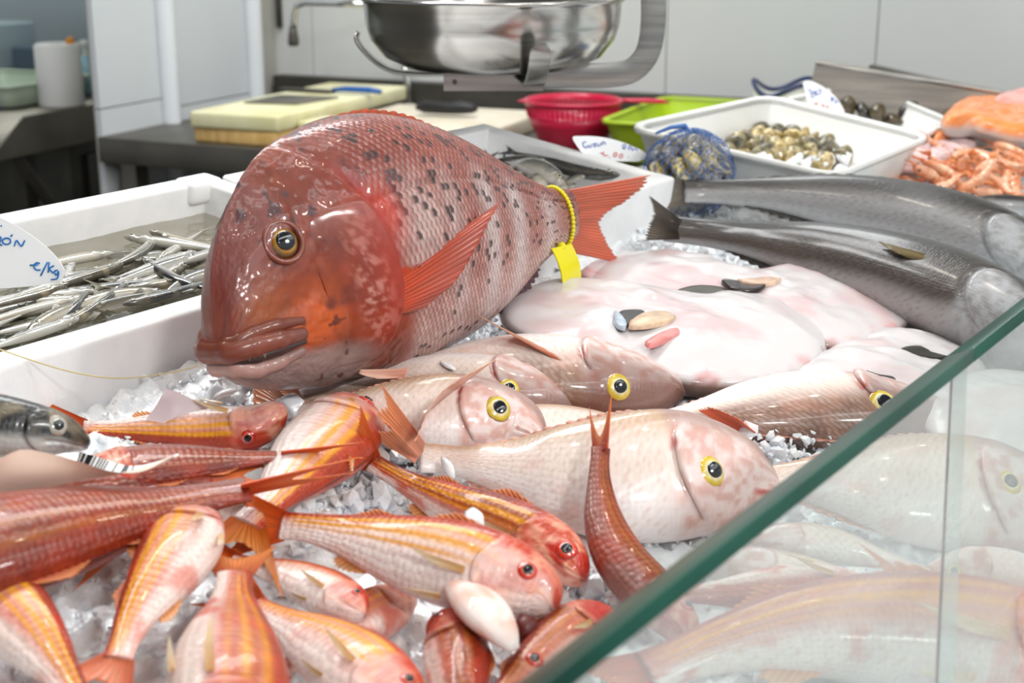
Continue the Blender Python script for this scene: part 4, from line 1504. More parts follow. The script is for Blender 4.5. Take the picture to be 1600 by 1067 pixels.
lip('upper_lip', [(.105, -.16), (.08, -.12), (.05, -.06), (.025, -.0), (.008, .05)], .0085, (128, 62, 42), (112, 62, 54), .000)
lip('maxilla_fold', [(.112, -.02), (.09, .02), (.06, .08), (.03, .16), (.012, .25)], .0060, (122, 56, 36), (110, 56, 46), -.002)
lip('mouth_shade', [(.104, -.26), (.078, -.26), (.05, -.26), (.025, -.26), (.008, -.28)], .0050, (40, 20, 18), (60, 30, 28), -.0005)  # solid dark strip, paints the shade of the opening between the lips
lip('lower_lip', [(.100, -.38), (.075, -.43), (.05, -.50), (.025, -.60), (.010, -.68)], .0064, (184, 142, 132), (132, 104, 100), -.0008)
for i in range(6):
    p, n, t_ = f.sn(.008 + .0055 * i, math.acos(-.24 - .003 * i))
    m = MB().tube(np.array([p + n * .0025 + BE2 * .003, p + n * .003 + BE2 * .001, p + n * .003 - BE2 * .0012]), [.0019, .0018, .0008], 7)
    M.setdefault('teeth', mat('teeth', (120, 104, 84), .35, coat=.5))
    m.build('tooth', M['teeth'], root, smooth=True)
s_, th_ = find(f, 443, 378)
f.eye(root, s_, math.cos(th_), .0128, (92, 58, 20), (56, 26, 14), .52, 1, .5, ring=(196, 140, 30))
f.eye(root, s_, math.cos(th_), .0128, (92, 58, 20), (56, 26, 14), .52, -1, .5, ring=(196, 140, 30))
# eye socket rim
p, n, t_ = f.sn(s_, th_)
b_ = np.cross(n, t_)
a = np.linspace(0, 2 * math.pi, 49)
m = MB().tube(p + n * .0008 + (t_ * np.cos(a)[:, None] + b_ * np.sin(a)[:, None]) * .0138, .0022, 8, False)
V0 = np.vstack(m.V)
m.C = [np.broadcast_to(lin((122, 56, 38)), V0.shape)]
m.build('eye_socket', M['skin_porgy'], root, smooth=True)
# fins
base = np.array([skinpt(f, *q, -.001) for q in ((612, 432), (616, 446), (616, 462), (612, 480), (606, 496))])
tip = np.array([skinpt(f, *q, o) for q, o in (((776, 318), .003), ((752, 350), .006), ((724, 396), .008), ((694, 444), .007), ((652, 488), .003))])
f.fin(root, 'pectoral_fin', base, tip, (214, 78, 34), (186, 82, 62), 15, BN * .006 + BE2 * .004, 18, .04, .0009, .0018)
f.ridge(root, 'dorsal_fin', .33, .93, [.006, .010, .009, .007, .006, .007, .004], (190, 74, 50), (206, 96, 60), True, 26, 1.6)
f.ridge(root, 'anal_fin', .70, .86, [.010, .022, .018, .010], (120, 86, 90), (96, 66, 76), False, 9, 1.2, .25)
tb = np.array([plane_px(*q) for q in ((868, 300), (872, 322), (876, 345), (880, 366), (880, 392))])
tt = np.array([plane_px(*q, o) for q, o in (((1018, 273), .006), ((1008, 292), .004), ((985, 312), .0), ((960, 326), -.004), ((940, 344), -.006), ((942, 362), -.002), ((952, 380), .004), ((962, 396), .008), ((974, 412), .01))])
f.fin(root, 'tail_fin', tb, tt, (212, 116, 88), (222, 108, 74), 26, None, 20, .09, .0012, .0022)
# scar of raw flesh high behind the gill
# ------------------------------------------------------------------ yellow beaded tie with its tag
Pq, Dq, Nq, aq, bq, wq = f.frame(np.array(.955))
a = np.linspace(0, 2 * math.pi, 46, endpoint=False)
ring = Pq + Dq * (np.where(np.cos(a) > 0, aq, bq) * np.cos(a) + np.cos(a) * .0022)[:, None] + Nq * ((wq + .0024) * np.sin(a))[:, None] + BE1 * (np.cos(a) * -.004)[:, None]
t = thing('fish_tag', 'bright yellow beaded tie and plastic tag around the porgy tail', 'tag', Pq - Dq * bq)
M['yellow'] = mat('yellow_plastic', (234, 222, 12), .35, coat=.3)
m = MB().tube(np.vstack([ring, ring[:1]]), .0012, 8, False)
for p in ring:
    m.add(ICO * .00245 + p, (), ICF)
m.build('beaded_tie', M['yellow'], t, smooth=True)
g = [plane_px(*q, .018) for q in ((862, 388), (893, 381), (905, 436), (876, 448))]
pl = []
for v in np.linspace(0, 1, 8):
    for u in np.linspace(0, 1, 5):
        q = (g[0] * (1 - u) + g[1] * u) * (1 - v) + (g[3] * (1 - u) + g[2] * u) * v
        pl.append(q + BN * (.004 * math.sin(v * 2.6) + .001 * math.sin(u * 3)))
pl = np.array(pl)
m = MB().add(pl, gridf(8, 5)).add(pl - BN * .0009, gridf(8, 5)[:, ::-1])
m.build('tag_plate', M['yellow'], t, smooth=True)
k0 = Pq - Dq * (bq + .003) + Nq * .004
m = MB().tube(np.array([k0, k0 - BE2 * .004, (g[0] + g[1]) / 2]), [.003, .0035, .004], 8)
m.build('tag_neck', M['yellow'], t, smooth=True)
# faint number pressed into the tag
def strokes(m, P, ex, ey, lines, wd, nrm_):
    for ln in lines:
        q = np.array([P + ex * x + ey * y + nrm_ * .0006 for x, y in ln])
        if len(q) > 2:
            L = np.r_[0, np.cumsum(np.linalg.norm(np.diff(q, axis=0), axis=1))]
            q = herm(L, q, np.linspace(0, L[-1], 6 * len(q)))
        m.tube(q, wd, 6, flat=(nrm_, .35))
    return m


# fishing line
FL = [ony(312, 571, .640), ony(290, 577, .66), ony(250, 585, .68), ony(190, 591, .715), ony(150, 588, .735), ony(100, 578, .755), ony(50, 563, .772), ony(0, 546, .787), ony(-40, 533, .80)]
FL = np.array(FL)
L = np.r_[0, np.cumsum(np.linalg.norm(np.diff(FL, axis=0), axis=1))]
o = MB().tube(herm(L, FL, np.linspace(0, L[-1], 60)), .00055, 6).build('fishing_line', mat('nylon_line', (212, 190, 132), .3, coat=.5), smooth=True)
tag(o, 'thin yellowish fishing line trailing from the red porgy mouth', 'line')
# ------------------------------------------------------------------ fish lying on the ice
def spine(px):
    return np.array([bed(*q) for q in px])


def facing(roll=20, side=0.0):
    return nrm(NB * math.cos(rad(roll)) - FH * math.sin(rad(roll)) + RT * side)


def base_of(f):
    P = f.P[len(f.P) // 2]
    return P - NB * ((P - P0) @ NB)


def mullet(label, px, roll=20, dsign=-1, red=.3, stripe=1.0, pale=0.0, headred=.7, hs=1.15, ws=1.1, seed=1, eye=None, eyes=(.115, .5), er=.034, tail=(.046, .030, .55), tdir=None, tbend=None, twist=0.0,
           side=0.0, dfin=(.6, .55), jaw=False, pect=True, roll2=None, fold=0.0, tcol=((214, 84, 26), (230, 116, 44)), ns=110, nt=64, group='red mullets heaped on the ice', name='red_mullet', finh=1.0, wedge=.2, mouth=(.085, -.30, -.42), edir=1):
    f = Fish(spine(px), 'mullet', facing(roll, side), dsign, hs, ws, ns, nt, .265, mouth, seed, Ndir2=None if roll2 is None else facing(roll2, side), wedge=wedge)
    r = thing(name, label, 'fish', base_of(f), group)
    P = p_mullet(red, stripe, pale, headred)
    f.body('body', r, P, M['skin_mullet'])
    f.cover(r, P, M['skin_mullet'], 'gill_cover', -.8, .5, .10, .011, 12, 16)
    SL = f.SL
    if eye is not None:
        s_, th_ = find(f, *eye)
        es = (s_, math.cos(th_))
    else:
        es = eyes
    for sd_ in (1, -1):
        f.eye(r, es[0], es[1], er * SL, (206, 44, 22), (150, 30, 20), .50, sd_, .38, ring=(224, 120, 96))
    f.tail(r, tail[0], tail[1], tail[2], *tcol, tdir, 20, tbend, twist=twist, fold=fold)
    if dfin:
        f.ridge(r, 'dorsal_fin', .32, .50, [.02 * SL * finh, .07 * SL * finh, .045 * SL * finh, .012 * SL], (196, 84, 50), (222, 132, 70), True, 8, 1.9)
        f.ridge(r, 'dorsal_fin', .62, .76, [.02 * SL * finh, .05 * SL * finh, .03 * SL * finh, .012 * SL], (196, 84, 50), (222, 132, 70), True, 8, 1.9)
        f.ridge(r, 'anal_fin', .64, .76, [.02 * SL, .06 * SL, .03 * SL], (222, 140, 70), (236, 170, 110), False, 7, 1.4)
    if pect:
        f.pect(r, .285, -.25, .19 * SL, .034 * SL, (1, -.08, .05), (252, 206, 150), (255, 226, 190), rays=10)
        f.pect(r, .34, -.86, .13 * SL, .026 * SL, (1, -.1, .12), (252, 206, 150), (255, 226, 196), name='pelvic_fin', rays=7)
    return f, r


def gape(f, r):
    """open lower jaw hanging from the head"""
    q = np.linspace(0, 1, 14)
    path = herm([0, .35, .7, 1], np.array([bed(700, 898, .046), bed(750, 948, .052), bed(782, 986, .050), bed(803, 1016, .046)]), q)
    rr = herm([0, .3, .7, 1], [.004, .0120, .009, .003], q)
    m = MB().tube(path, rr * 1.15, 16, flat=(NB, .55))
    V = np.vstack(m.V)
    m.C = [np.clip(mixc(lin((244, 228, 222)), lin((232, 168, 144)), sm(fbm(V[:, 0] * 110, V[:, 1] * 110, V[:, 2] * 110, 3), .4, .75)), 0, 1)]
    m.build('lower_jaw', M['skin_mullet'], r, smooth=True)
    m = MB().add(ICO * np.array([.009, .008, .010]) + bed(822, 984, .040), (), ICF)
    m.build('mouth_lining', mat('mouth_red', (96, 22, 16), .4, coat=.3), r, smooth=True)


T0 = (.046, .030, .55)
# --- rear rows
mullet('mullet with yellow stripe, head raised, beside the dark fish wrapped in paper', [(447, 640, .030), (425, 648, .028), (392, 664, .022), (340, 670, .016), (240, 670, .013), (130, 668, .012)], 34, 1, .12, 1.2, .5, .5, hs=.95, eye=(389, 686), seed=21, er=.036, mouth=(.08, .2, .1))
mullet('dark red mullet lying behind the barcode paper, its tail over a pale belly', [(110, 742, .046), (160, 737, .046), (240, 729, .046), (330, 722, .047), (405, 715, .050), (446, 712, .052)], 2, -1, 1.0, .1, 0, 1, hs=1.25, ws=1.0, seed=22, tail=(.05, .013, .6), pect=False, twist=.9)
mullet('crimson mullet mostly hidden under the paper at the far left', [(-200, 815, .040), (-120, 800, .040), (-40, 784, .040), (60, 772, .042), (160, 756, .044), (250, 746, .044), (330, 744, .044)], 5, -1, 1.0, .05, 0, 1, hs=1.15, ws=1.0, seed=23, pect=False, tail=(.04, .012, .5))
mullet('biggest dark red mullet at the left, forked tail reaching right', [(-250, 915, .060), (-180, 898, .060), (-60, 866, .058), (60, 836, .056), (190, 806, .054), (310, 780, .055), (388, 763, .060)], 6, -1, 1.0, .15, 0, 1, hs=1.22, ws=1.15, seed=24, tail=(.066, .015, .6), twist=.9, pect=False)
mullet('pale bellied mullet under the long dark red one, seen as a white flank', [(440, 782, .020), (400, 792, .020), (340, 806, .02), (270, 822, .02), (200, 838, .02)], 25, -1, .05, .2, 1, .2, seed=25, dfin=None, hs=1.1)
f, r = mullet('white bellied mullet pointing up right, orange tail fork spread at its foot', [(548, 640, .036), (535, 655, .040), (515, 685, .042), (480, 722, .042), (440, 764, .042), (405, 800, .042), (385, 818, .040)], 12, 1, .1, 1.1, .8, .6, hs=1.25, ws=1.25, seed=26, tail=(.06, .036, .72),
              tdir=bed(352, 905, .03) - bed(385, 818, .04), tcol=((206, 104, 30), (224, 140, 70)), dfin=None, pect=False)
for (bx, by), (tx, ty), h_ in (((470, 668), (556, 622), .062), ((485, 676), (556, 654), .058), ((500, 682), (552, 662), .054)):
    b0, b1 = bed(bx - 6, by - 2, .052), bed(bx + 8, by + 6, .052)
    f.fin(r, 'pelvic_fin', [b0, (b0 + b1) / 2, b1], [bed(tx - 6, ty - 3, h_), bed(tx, ty, h_), bed(tx - 2, ty + 9, h_)], (206, 120, 40), (226, 160, 70), 6)
b0, b1 = bed(540, 690, .055), bed(548, 735, .045)
f.fin(r, 'pectoral_fin', [b0, (b0 + b1) / 2, b1], [bed(545, 650, .06), bed(556, 680, .05), bed(552, 735, .045)], (232, 160, 100), (240, 190, 150), 9)
# --- middle
f, r = mullet('red mullet with a red ringed eye lying between the white mullet and the large bream', [(910, 905, .026), (895, 893, .026), (850, 858, .028), (780, 822, .027), (700, 788, .026), (630, 752, .027), (580, 722, .032)], 58, -1, .92, .9, 0, 1, hs=.86, seed=27, eye=(887, 856), er=.038,
              tail=(.046, .022, .45), tdir=bed(548, 690, .05) - bed(580, 722, .032), twist=.7)
f, r = mullet('white mullet with yellow back stripes and open mouth, front and centre', [(862, 950, .048), (845, 938, .048), (800, 918, .050), (720, 888, .050), (630, 862, .048), (540, 838, .046), (470, 824, .044), (440, 822, .042)], 44, -1, .0, 1.25, 1.0, .38, hs=1.16, ws=1.12, seed=28, eye=(826, 889), er=.034,
              tail=(.04, .026, .5), mouth=(.10, -.10, -.3))
gape(f, r)
mullet('pinkish white mullet tucked beneath the front white one', [(570, 962, .026), (550, 952, .026), (505, 925, .026), (450, 900, .026), (400, 885, .026), (362, 874, .026)], 22, -1, .05, .25, .9, .5, hs=1.25, seed=29, tail=(.03, .016, .5), dfin=None)
f, r = mullet('mullet standing on its head with its tail upright by the glass edge', [(1075, 1000, .018), (1055, 975, .020), (1010, 925, .026), (968, 872, .034), (944, 815, .046), (936, 755, .060), (938, 700, .074)], 8, -1, 1.0, .2, 0, 1, hs=.95, ws=.95, seed=30, tail=(.040, .010, .75), twist=.9, dfin=None, pect=False,
              tcol=((190, 62, 26), (220, 112, 36)), tdir=bed(938, 600, .098) - bed(938, 700, .074))
mullet('mullet head with big red eye emerging below the open mouth of the white one', [(950, 962, .030), (936, 970, .032), (900, 990, .034), (850, 1030, .034), (800, 1075, .032), (755, 1120, .03)], 28, -1, .55, .3, .1, 1, hs=1.05, ws=1.1, seed=31, eye=(836, 1027), er=.040, mouth=(.08, .0, -.2))
mullet('rounded red mullet back seen end on at the bottom centre', [(704, 985, .020), (704, 992, .024), (708, 1020, .028), (716, 1075, .028), (724, 1140, .028), (730, 1200, .028)], 80, 1, .9, .2, 0, .9, hs=1.1, ws=1.3, seed=32, pect=False)
# --- front left heap
mullet('plump pink mullet with bold yellow stripes, tail towards the lower left', [(318, 800, .040), (306, 822, .044), (282, 862, .048), (246, 915, .046), (212, 968, .042), (192, 1010, .040), (184, 1030, .040)], 14, -1, .16, 1.5, .3, .6, hs=1.12, ws=1.1, seed=33, tail=(.06, .040, .72), tdir=bed(140, 1085, .036) - bed(184, 1030, .04),
       tcol=((214, 104, 52), (226, 126, 80)))
mullet('striped mullet cut by the lower left corner, red flank glistening', [(-60, 905, .034), (-40, 918, .038), (0, 950, .042), (50, 1000, .042), (95, 1055, .040), (130, 1110, .036)], 22, 1, .5, 1.4, .2, 1, hs=1.2, ws=1.1, seed=34, dfin=None)
mullet('orange red mullet with pale sides lying straight down the front edge', [(350, 1230, .040), (350, 1180, .044), (352, 1090, .050), (356, 1010, .050), (362, 940, .046), (366, 896, .044)], 10, -1, .5, .6, .1, .8, hs=1.3, ws=1.2, seed=35, tail=(.036, .022, .5), dfin=None, tcol=((196, 88, 30), (220, 130, 60)))
mullet('beige and pink mullet with two yellow stripes at the bottom left of centre', [(640, 1130, .034), (615, 1105, .036), (560, 1050, .038), (490, 1000, .036), (430, 965, .032), (395, 945, .030)], 16, -1, .08, 1.4, .55, .4, hs=1.35, ws=1.15, seed=36, dfin=None, tail=(.03, .02, .5))
mullet('shaded mullet under the striped one at the bottom edge', [(640, 930, .010), (620, 945, .012), (560, 975, .014), (500, 1010, .014), (440, 1050, .012)], 30, -1, .6, .4, .1, .8, seed=37, dfin=None, pect=False)
# --- behind the glass
mullet('rosy mullet lying behind the glass along the counter front', [(1790, 1080, .02), (1740, 1060, .022), (1600, 1020, .024), (1440, 992, .026), (1280, 985, .026), (1130, 1010, .024), (1010, 1052, .022)], 30, -1, .3, .8, .3, .5, hs=.95, seed=38, tail=(.05, .02, .5))
mullet('dull brown mullet with rounded snout behind the glass', [(1384, 940, .020), (1370, 932, .022), (1320, 922, .022), (1230, 922, .022), (1140, 925, .02), (1050, 930, .018)], 40, 1, .5, .1, 0, .5, hs=.95, seed=39, dfin=None)


# ------------------------------------------------------------------ pink sea breams
def bream(label, px, roll=25, dsign=-1, pink=.3, dark=0.0, hs=1.0, ws=1.0, seed=1, eye=None, eyes=(.14, .35), er=.042, tail=(.05, .05, .5), tdir=None, side=0.0, pect=None, name='sea_bream', tpts=None, cover=True, ns=130, nt=84, mouth=(.10, -.42, -.52), wedge=.35, paint=None, skinm='skin_bream', prof='bream',
          group='pink sea breams on the ice', iris=(214, 186, 34), ring=(238, 230, 190), gill=.345, pup=.48, tcol=((224, 156, 128), (240, 160, 112)), dcol=(222, 168, 150)):
    f = Fish(spine(px), prof, facing(roll, side), dsign, hs, ws, ns, nt, gill, mouth, seed, wedge=wedge)
    r = thing(name, label, 'fish', base_of(f), group)
    P = paint or p_bream(pink, dark)
    f.body('body', r, P, M[skinm])
    if cover:
        f.cover(r, P, M[skinm], 'gill_cover', -.85, .5, .10, .012, 16, 24)
    es = eyes
    if eye is not None:
        s_, th_ = find(f, *eye)
        es = (s_, math.cos(th_))
    SL = f.SL
    for sd_ in (1, -1):
        f.eye(r, es[0], es[1], er * SL, iris, (150, 104, 84), pup, sd_, .30, ring=ring)
    if tpts:
        f.fin(r, 'tail_fin', [bed(*q) for q in tpts[0]], [bed(*q) for q in tpts[1]], tcol[0], tcol[1], 20, None, 14, .12, .0008, .0016)
    else:
        f.tail(r, *tail, *tcol, tdir, 22)
    f.ridge(r, 'dorsal_fin', .30, .88, [.015 * SL, .03 * SL, .025 * SL, .02 * SL, .012 * SL], dcol, dcol, True, 18, 2.2)
    f.ridge(r, 'anal_fin', .62, .85, [.01 * SL, .03 * SL, .015 * SL], dcol, dcol, False, 9, 1.8)
    if pect:
        b_, t_, c_ = pect
        f.fin(r, 'pectoral_fin', [skinpt(f, *q, -.001) for q in b_], [bed(*q) for q in t_], *c_, 12, None, 16, .05, .0008)
    return f, r


PK = ((240, 176, 152), (250, 200, 176))
bream('rear pink bream whose reddish snout touches the white flatfish', [(1068, 617, .020), (1052, 612, .022), (1000, 602, .028), (900, 588, .034), (790, 578, .034), (680, 580, .028), (590, 592, .022), (545, 600, .02)], 14, 1, .35, .85, .80, 1.05, seed=51, eye=(968, 602), er=.040,
      pect=([(868, 556), (880, 562), (892, 560)], [(741, 489, .075), (750, 494, .075), (800, 520, .06)], ((216, 130, 96), (226, 168, 140))), mouth=(.08, .5, .4))
bream('pink bream lying behind the middle one, snout purple, eye half covered', [(902, 632, .018), (888, 628, .022), (845, 616, .028), (770, 604, .032), (680, 598, .032), (590, 602, .028), (510, 612, .022), (470, 618, .02)], 14, 1, .3, .6, .78, 1.0, seed=52, eye=(797, 606), er=.040,
      pect=([(640, 573), (636, 580), (630, 588)], [(560, 578, .05), (562, 585, .048), (590, 592, .045)], PK), mouth=(.08, .5, .4))
bream('middle pink bream with large yellow ringed eye, red lips and lifted fin', [(846, 694, .024), (839, 684, .028), (802, 664, .032), (740, 652, .036), (660, 648, .036), (580, 648, .032), (500, 644, .026), (440, 640, .02)], 42, -1, .2, .0, .88, 1.0, seed=53, eye=(781, 637), er=.052,
      pect=([(655, 672), (662, 650), (668, 640)], [(648, 690, .058), (690, 612, .075), (782, 556, .075)], PK))
bream('large pale bream at the front with white gill plates and open eye', [(1206, 772, .022), (1192, 764, .028), (1150, 752, .034), (1070, 745, .040), (960, 745, .040), (850, 738, .036), (750, 726, .030), (690, 718, .026), (656, 716, .026)], 44, -1, .25, .0, 1.0, 1.0, seed=54, eye=(1114, 735), er=.044,
      tpts=([(668, 700, .030), (655, 712, .03), (648, 724, .028)], [(590, 592, .085), (600, 625, .07), (588, 645, .062), (610, 668, .055), (588, 672, .05), (592, 688, .042)]))
f, r = bream('brownish bream with orange fin, half behind the glass edge', [(1492, 662, .014), (1478, 658, .018), (1420, 650, .022), (1330, 642, .028), (1220, 642, .030), (1110, 650, .026), (1010, 662, .02), (965, 668, .018)], 8, 1, .2, 1.0, .80, .95, seed=55, eye=(1382, 629), er=.040, mouth=(.08, .5, .4))
f.fin(r, 'pectoral_fin', [skinpt(f, *q) for q in ((1168, 690), (1180, 680), (1196, 692))], [bed(1088, 640, .052), bed(1110, 636, .054), bed(1150, 652, .05)], (226, 108, 66), (236, 116, 66), 12)
bream('grey backed bream wedged between the front bream and the brownish one', [(700, 712, .008), (730, 704, .012), (800, 690, .018), (900, 680, .020), (1000, 682, .018), (1060, 690, .016), (1092, 696, .016)], 20, 1, .15, .15, .85, .9, seed=56, tail=(.022, .014, .2), tcol=((216, 140, 120), (226, 160, 140)))
bream('bream with clear eye behind the glass at the right edge', [(1690, 820, .02), (1672, 806, .026), (1600, 788, .032), (1480, 770, .036), (1350, 758, .036), (1230, 752, .030), (1140, 750, .024)], 34, -1, .3, .0, 1.0, 1.0, seed=57, eye=(1580, 754), er=.040)
P_ = dict(paint=p_bream(.1, .15), group='pale fish behind the glass')
bream('pale fish with a thin tail pointing right behind the glass', [(1140, 852, .010), (1155, 852, .012), (1200, 850, .018), (1290, 852, .022), (1390, 876, .018), (1452, 894, .016)], 26, 1, .1, .1, .62, .9, seed=58, tail=(.03, .012, .4), tdir=bed(1500, 903, .016) - bed(1452, 894, .016), **P_)
bream('whitish fish nearest the counter front behind the glass, under the thin tailed one', [(1080, 880, .010), (1100, 882, .014), (1180, 890, .018), (1290, 908, .018), (1400, 935, .016), (1450, 950, .014)], 26, 1, .1, .1, .55, .9, seed=59, tail=(.03, .012, .4), **P_)
bream('pinkish fish with its belly towards the glass at the lower right', [(1440, 900, .010), (1460, 895, .014), (1530, 890, .018), (1640, 905, .020), (1740, 930, .018)], 26, -1, .4, .1, .8, .9, seed=60, **P_)
bream('small grey fish deep behind the glass at the right edge', [(1720, 960, .016), (1690, 955, .018), (1620, 950, .02), (1540, 945, .018), (1480, 945, .016)], 26, -1, .2, .5, .6, .9, seed=61, **P_)

# ------------------------------------------------------------------ big grey meagres
G_ = dict(skinm='skin_grey', prof='grey', name='grey_meagre', group='large dark grey meagres', iris=(170, 160, 120), ring=(206, 196, 150), pup=.55, tcol=((84, 76, 68), (116, 106, 94)), dcol=(52, 46, 42), mouth=(.14, -.15, -.35), gill=.30, er=.026, eyes=(.13, .40), wedge=.3, ns=150, nt=84)
f, r = bream('front dark grey meagre stretching from the foam box to the glass edge', [(1760, 600, .030), (1720, 578, .040), (1620, 530, .052), (1500, 472, .056), (1400, 434, .056), (1300, 404, .054), (1200, 382, .050), (1110, 366, .044), (1040, 358, .040)], 56, -1, hs=.78, ws=1.1, seed=71, tail=(.06, .05, .4),
             tpts=([(1066, 344, .06), (1060, 358, .05), (1062, 374, .04)], [(1012, 303, .085), (1020, 328, .065), (1014, 346, .05), (1004, 376, .03)]), paint=p_grey(.05), **G_)
f.fin(r, 'pectoral_fin', [bed(1500, 412, .095), bed(1505, 418, .092), bed(1505, 428, .088)], [bed(1368, 376, .092), bed(1392, 392, .09), bed(1440, 412, .085)], (146, 124, 70), (120, 104, 66), 12)
f, r = bream('second dark meagre behind, silver head at the right edge', [(1760, 470, .034), (1730, 458, .040), (1600, 404, .052), (1500, 365, .058), (1400, 336, .058), (1300, 316, .056), (1190, 304, .05), (1100, 300, .044), (1068, 300, .042)], 58, -1, hs=.72, ws=1.0, seed=72, tail=(.028, .022, .3), paint=p_grey(.9), **G_)
bream('slim black backed fish lying behind the two dark meagres', [(1580, 350, .018), (1565, 345, .022), (1500, 322, .028), (1430, 304, .030), (1360, 294, .028), (1310, 288, .024)], 62, -1, hs=.66, ws=.9, seed=73, paint=p_grey(-.0), tail=(.03, .02, .3), **G_)
bream('small violet grey fish on the ice below the prawns at the right', [(1640, 330, .008), (1630, 328, .012), (1590, 322, .016), (1550, 318, .016), (1510, 316, .012), (1480, 314, .01)], 50, -1, hs=.8, ws=.9, seed=74, paint=p_grey(.8), tail=(.02, .02, .3), **{**G_, 'group': 'small grey fish by the prawns', 'name': 'grey_fish'})


# ------------------------------------------------------------------ white bellied flatfish
def flat(label, outline, h=.03, thick=.045, seed=1, blush=.4, gill=None, dark=None, lift=0.0, rim=(86, 62, 58)):
    n = 120
    px = np.array(outline, float)
    pts = np.array([bed(x, y, h) for x, y in px])
    pts = np.vstack([pts, pts[:1]])
    L = np.r_[0, np.cumsum(np.linalg.norm(np.diff(pts, axis=0), axis=1))]
    q = np.linspace(0, L[-1], n, endpoint=False)
    # closed smoothing
    ext = np.vstack([pts[-3:-1], pts, pts[1:3]])
    Le = np.r_[0, np.cumsum(np.linalg.norm(np.diff(ext, axis=0), axis=1))]
    O = herm(Le, ext, q + Le[2])
    c = O.mean(0)
    r = thing('flatfish', label, 'fish', c - NB * h, 'white bellied flatfish on the ice')
    m = 40
    u = np.linspace(0, 1, m)
    V, C = [], []
    z = lambda t_: np.sqrt(np.clip(1 - t_ ** 2.6, 0, 1))
    R = O - c
    for i, k in enumerate(np.linspace(0, 1, m)):
        Q = c + R * k
        hh = thick * .42 * z(k)
        Q = Q + NB * (hh + (fbm(Q[:, 0] * 30, Q[:, 1] * 30, 0, seed) - .5)[:, None] * .010 * (1 - k ** 4))
        V.append(Q)
    for k in np.linspace(.985, 0, 14):
        V.append(c + R * k - NB * thick * .58 * z(k))
    V = np.array(V)
    K = np.r_[np.linspace(0, 1, m), np.linspace(1, 0, 14)][:, None]
    top = np.r_[np.ones(m - 1), 0, np.zeros(14)][:, None]
    n1 = fbm(V[..., 0] * 26, V[..., 1] * 26, 0, seed)
    n2 = fbm(V[..., 0] * 110, V[..., 1] * 110, 0, seed + 1)
    col = mixc(lin((214, 209, 210)), lin((210, 180, 181)), sm(n1, .45, .75) * blush * 1.6)
    col = mixc(col, lin((206, 92, 88)), sm(n2, .5, .66) * sm(K, .86, .97) * blush * sm(n1, .42, .6))
    rimc = mixc(lin(rim), lin((140, 112, 100)), n2)
    col = mixc(col, rimc, np.where(top > 0, sm(K + (n2 - .5) * .05, .97, 1.0) * .8, 1.0))
    me = mesh('body', V.reshape(-1, 3) - np.array(r.location), [gridf(len(V), n, True)], M['skin_flat'], np.clip(col, 0, 1).reshape(-1, 3))
    fix_normals(me)
    obj('body', me, r)

    def top_at(x, y, off=0.0):
        p = bed(x, y, h)
        d = nrm(p - c)
        ds = np.linalg.norm(R, axis=1)
        j = np.argmax(nrm(R) @ d)
        k = min(np.linalg.norm(p - c) / ds[j], .98)
        hh = thick * .42 * float(z(np.array(k)))
        # step along the view ray so that it lands on the dome
        return bed(x, y, h + hh + off)

    def patch(nm, poly, col_, off=.0006, puff=.004, mt=None):
        pp = np.array([top_at(x, y, off) for x, y in poly])
        cc = pp.mean(0)
        pp = np.vstack([pp, pp[:1]])
        Lp = np.r_[0, np.cumsum(np.linalg.norm(np.diff(pp, axis=0), axis=1))]
        e = herm(Lp, pp, np.linspace(0, Lp[-1], 40, endpoint=False))
        V = []
        for k in (0, .3, .6, .85, 1.0):
            V.append(cc + (e - cc) * k + NB * puff * .55 * (1 - k ** 2))
        V.append(cc + (e - cc) * 1.0 - NB * .004)
        V = np.array(V)
        nn = fbm(V[..., 0] * 200, V[..., 1] * 200, V[..., 2] * 200, seed + 5)
        cl = lin(col_)[None, None] * (.55 + .9 * nn)[..., None]
        me = mesh(nm, V.reshape(-1, 3) - np.array(r.location), [gridf(6, 40, True)], mt or M['skin_flat'], np.clip(cl, 0, 1).reshape(-1, 3))
        return obj(nm, me, r)
    return r, patch


r, patch = flat('second white flatfish behind, rounded right end near the grey meagre', [(906, 432), (935, 408), (990, 398), (1050, 400), (1110, 424), (1180, 432), (1235, 424), (1275, 408), (1335, 408), (1388, 430), (1420, 470), (1424, 502), (1385, 528), (1310, 545), (1230, 530), (1150, 505), (1060, 480), (980, 465)], .026, .042, 82, .55)
patch('belly_cavity', [(1042, 462), (1060, 452), (1095, 445), (1130, 449), (1138, 460), (1110, 474), (1070, 478)], (58, 52, 36), .002, .002)
patch('gill_opening', [(1128, 437), (1150, 430), (1185, 432), (1198, 442), (1180, 452), (1145, 450)], (40, 30, 32), .002, .001)
patch('gill_flesh', [(1140, 430), (1170, 424), (1205, 428), (1220, 436), (1200, 442), (1160, 438)], (222, 190, 168), .004, .003)
r, patch = flat('front white flatfish with a dark gill slit and pink edge', [(780, 490), (800, 464), (850, 446), (905, 446), (980, 456), (1080, 470), (1180, 466), (1240, 482), (1286, 525), (1290, 556), (1252, 588), (1180, 604), (1110, 606), (1060, 600), (990, 580), (900, 560), (835, 538), (792, 512)], .030, .050, 81, .45)
patch('gill_opening', [(962, 492), (975, 484), (1003, 484), (1008, 492), (990, 500), (972, 510)], (24, 20, 22), .002, .001)
patch('gill_flesh', [(985, 500), (1010, 487), (1040, 486), (1056, 494), (1040, 502), (1005, 508), (984, 508)], (214, 186, 158), .004, .004)
patch('pelvic_fin', [(1008, 533), (1030, 520), (1058, 512), (1062, 518), (1040, 530), (1014, 537)], (222, 140, 136), .001, .0025)
patch('gill_skin', [(958, 494), (962, 485), (970, 490), (976, 510), (968, 508)], (172, 186, 200), .003, .002)
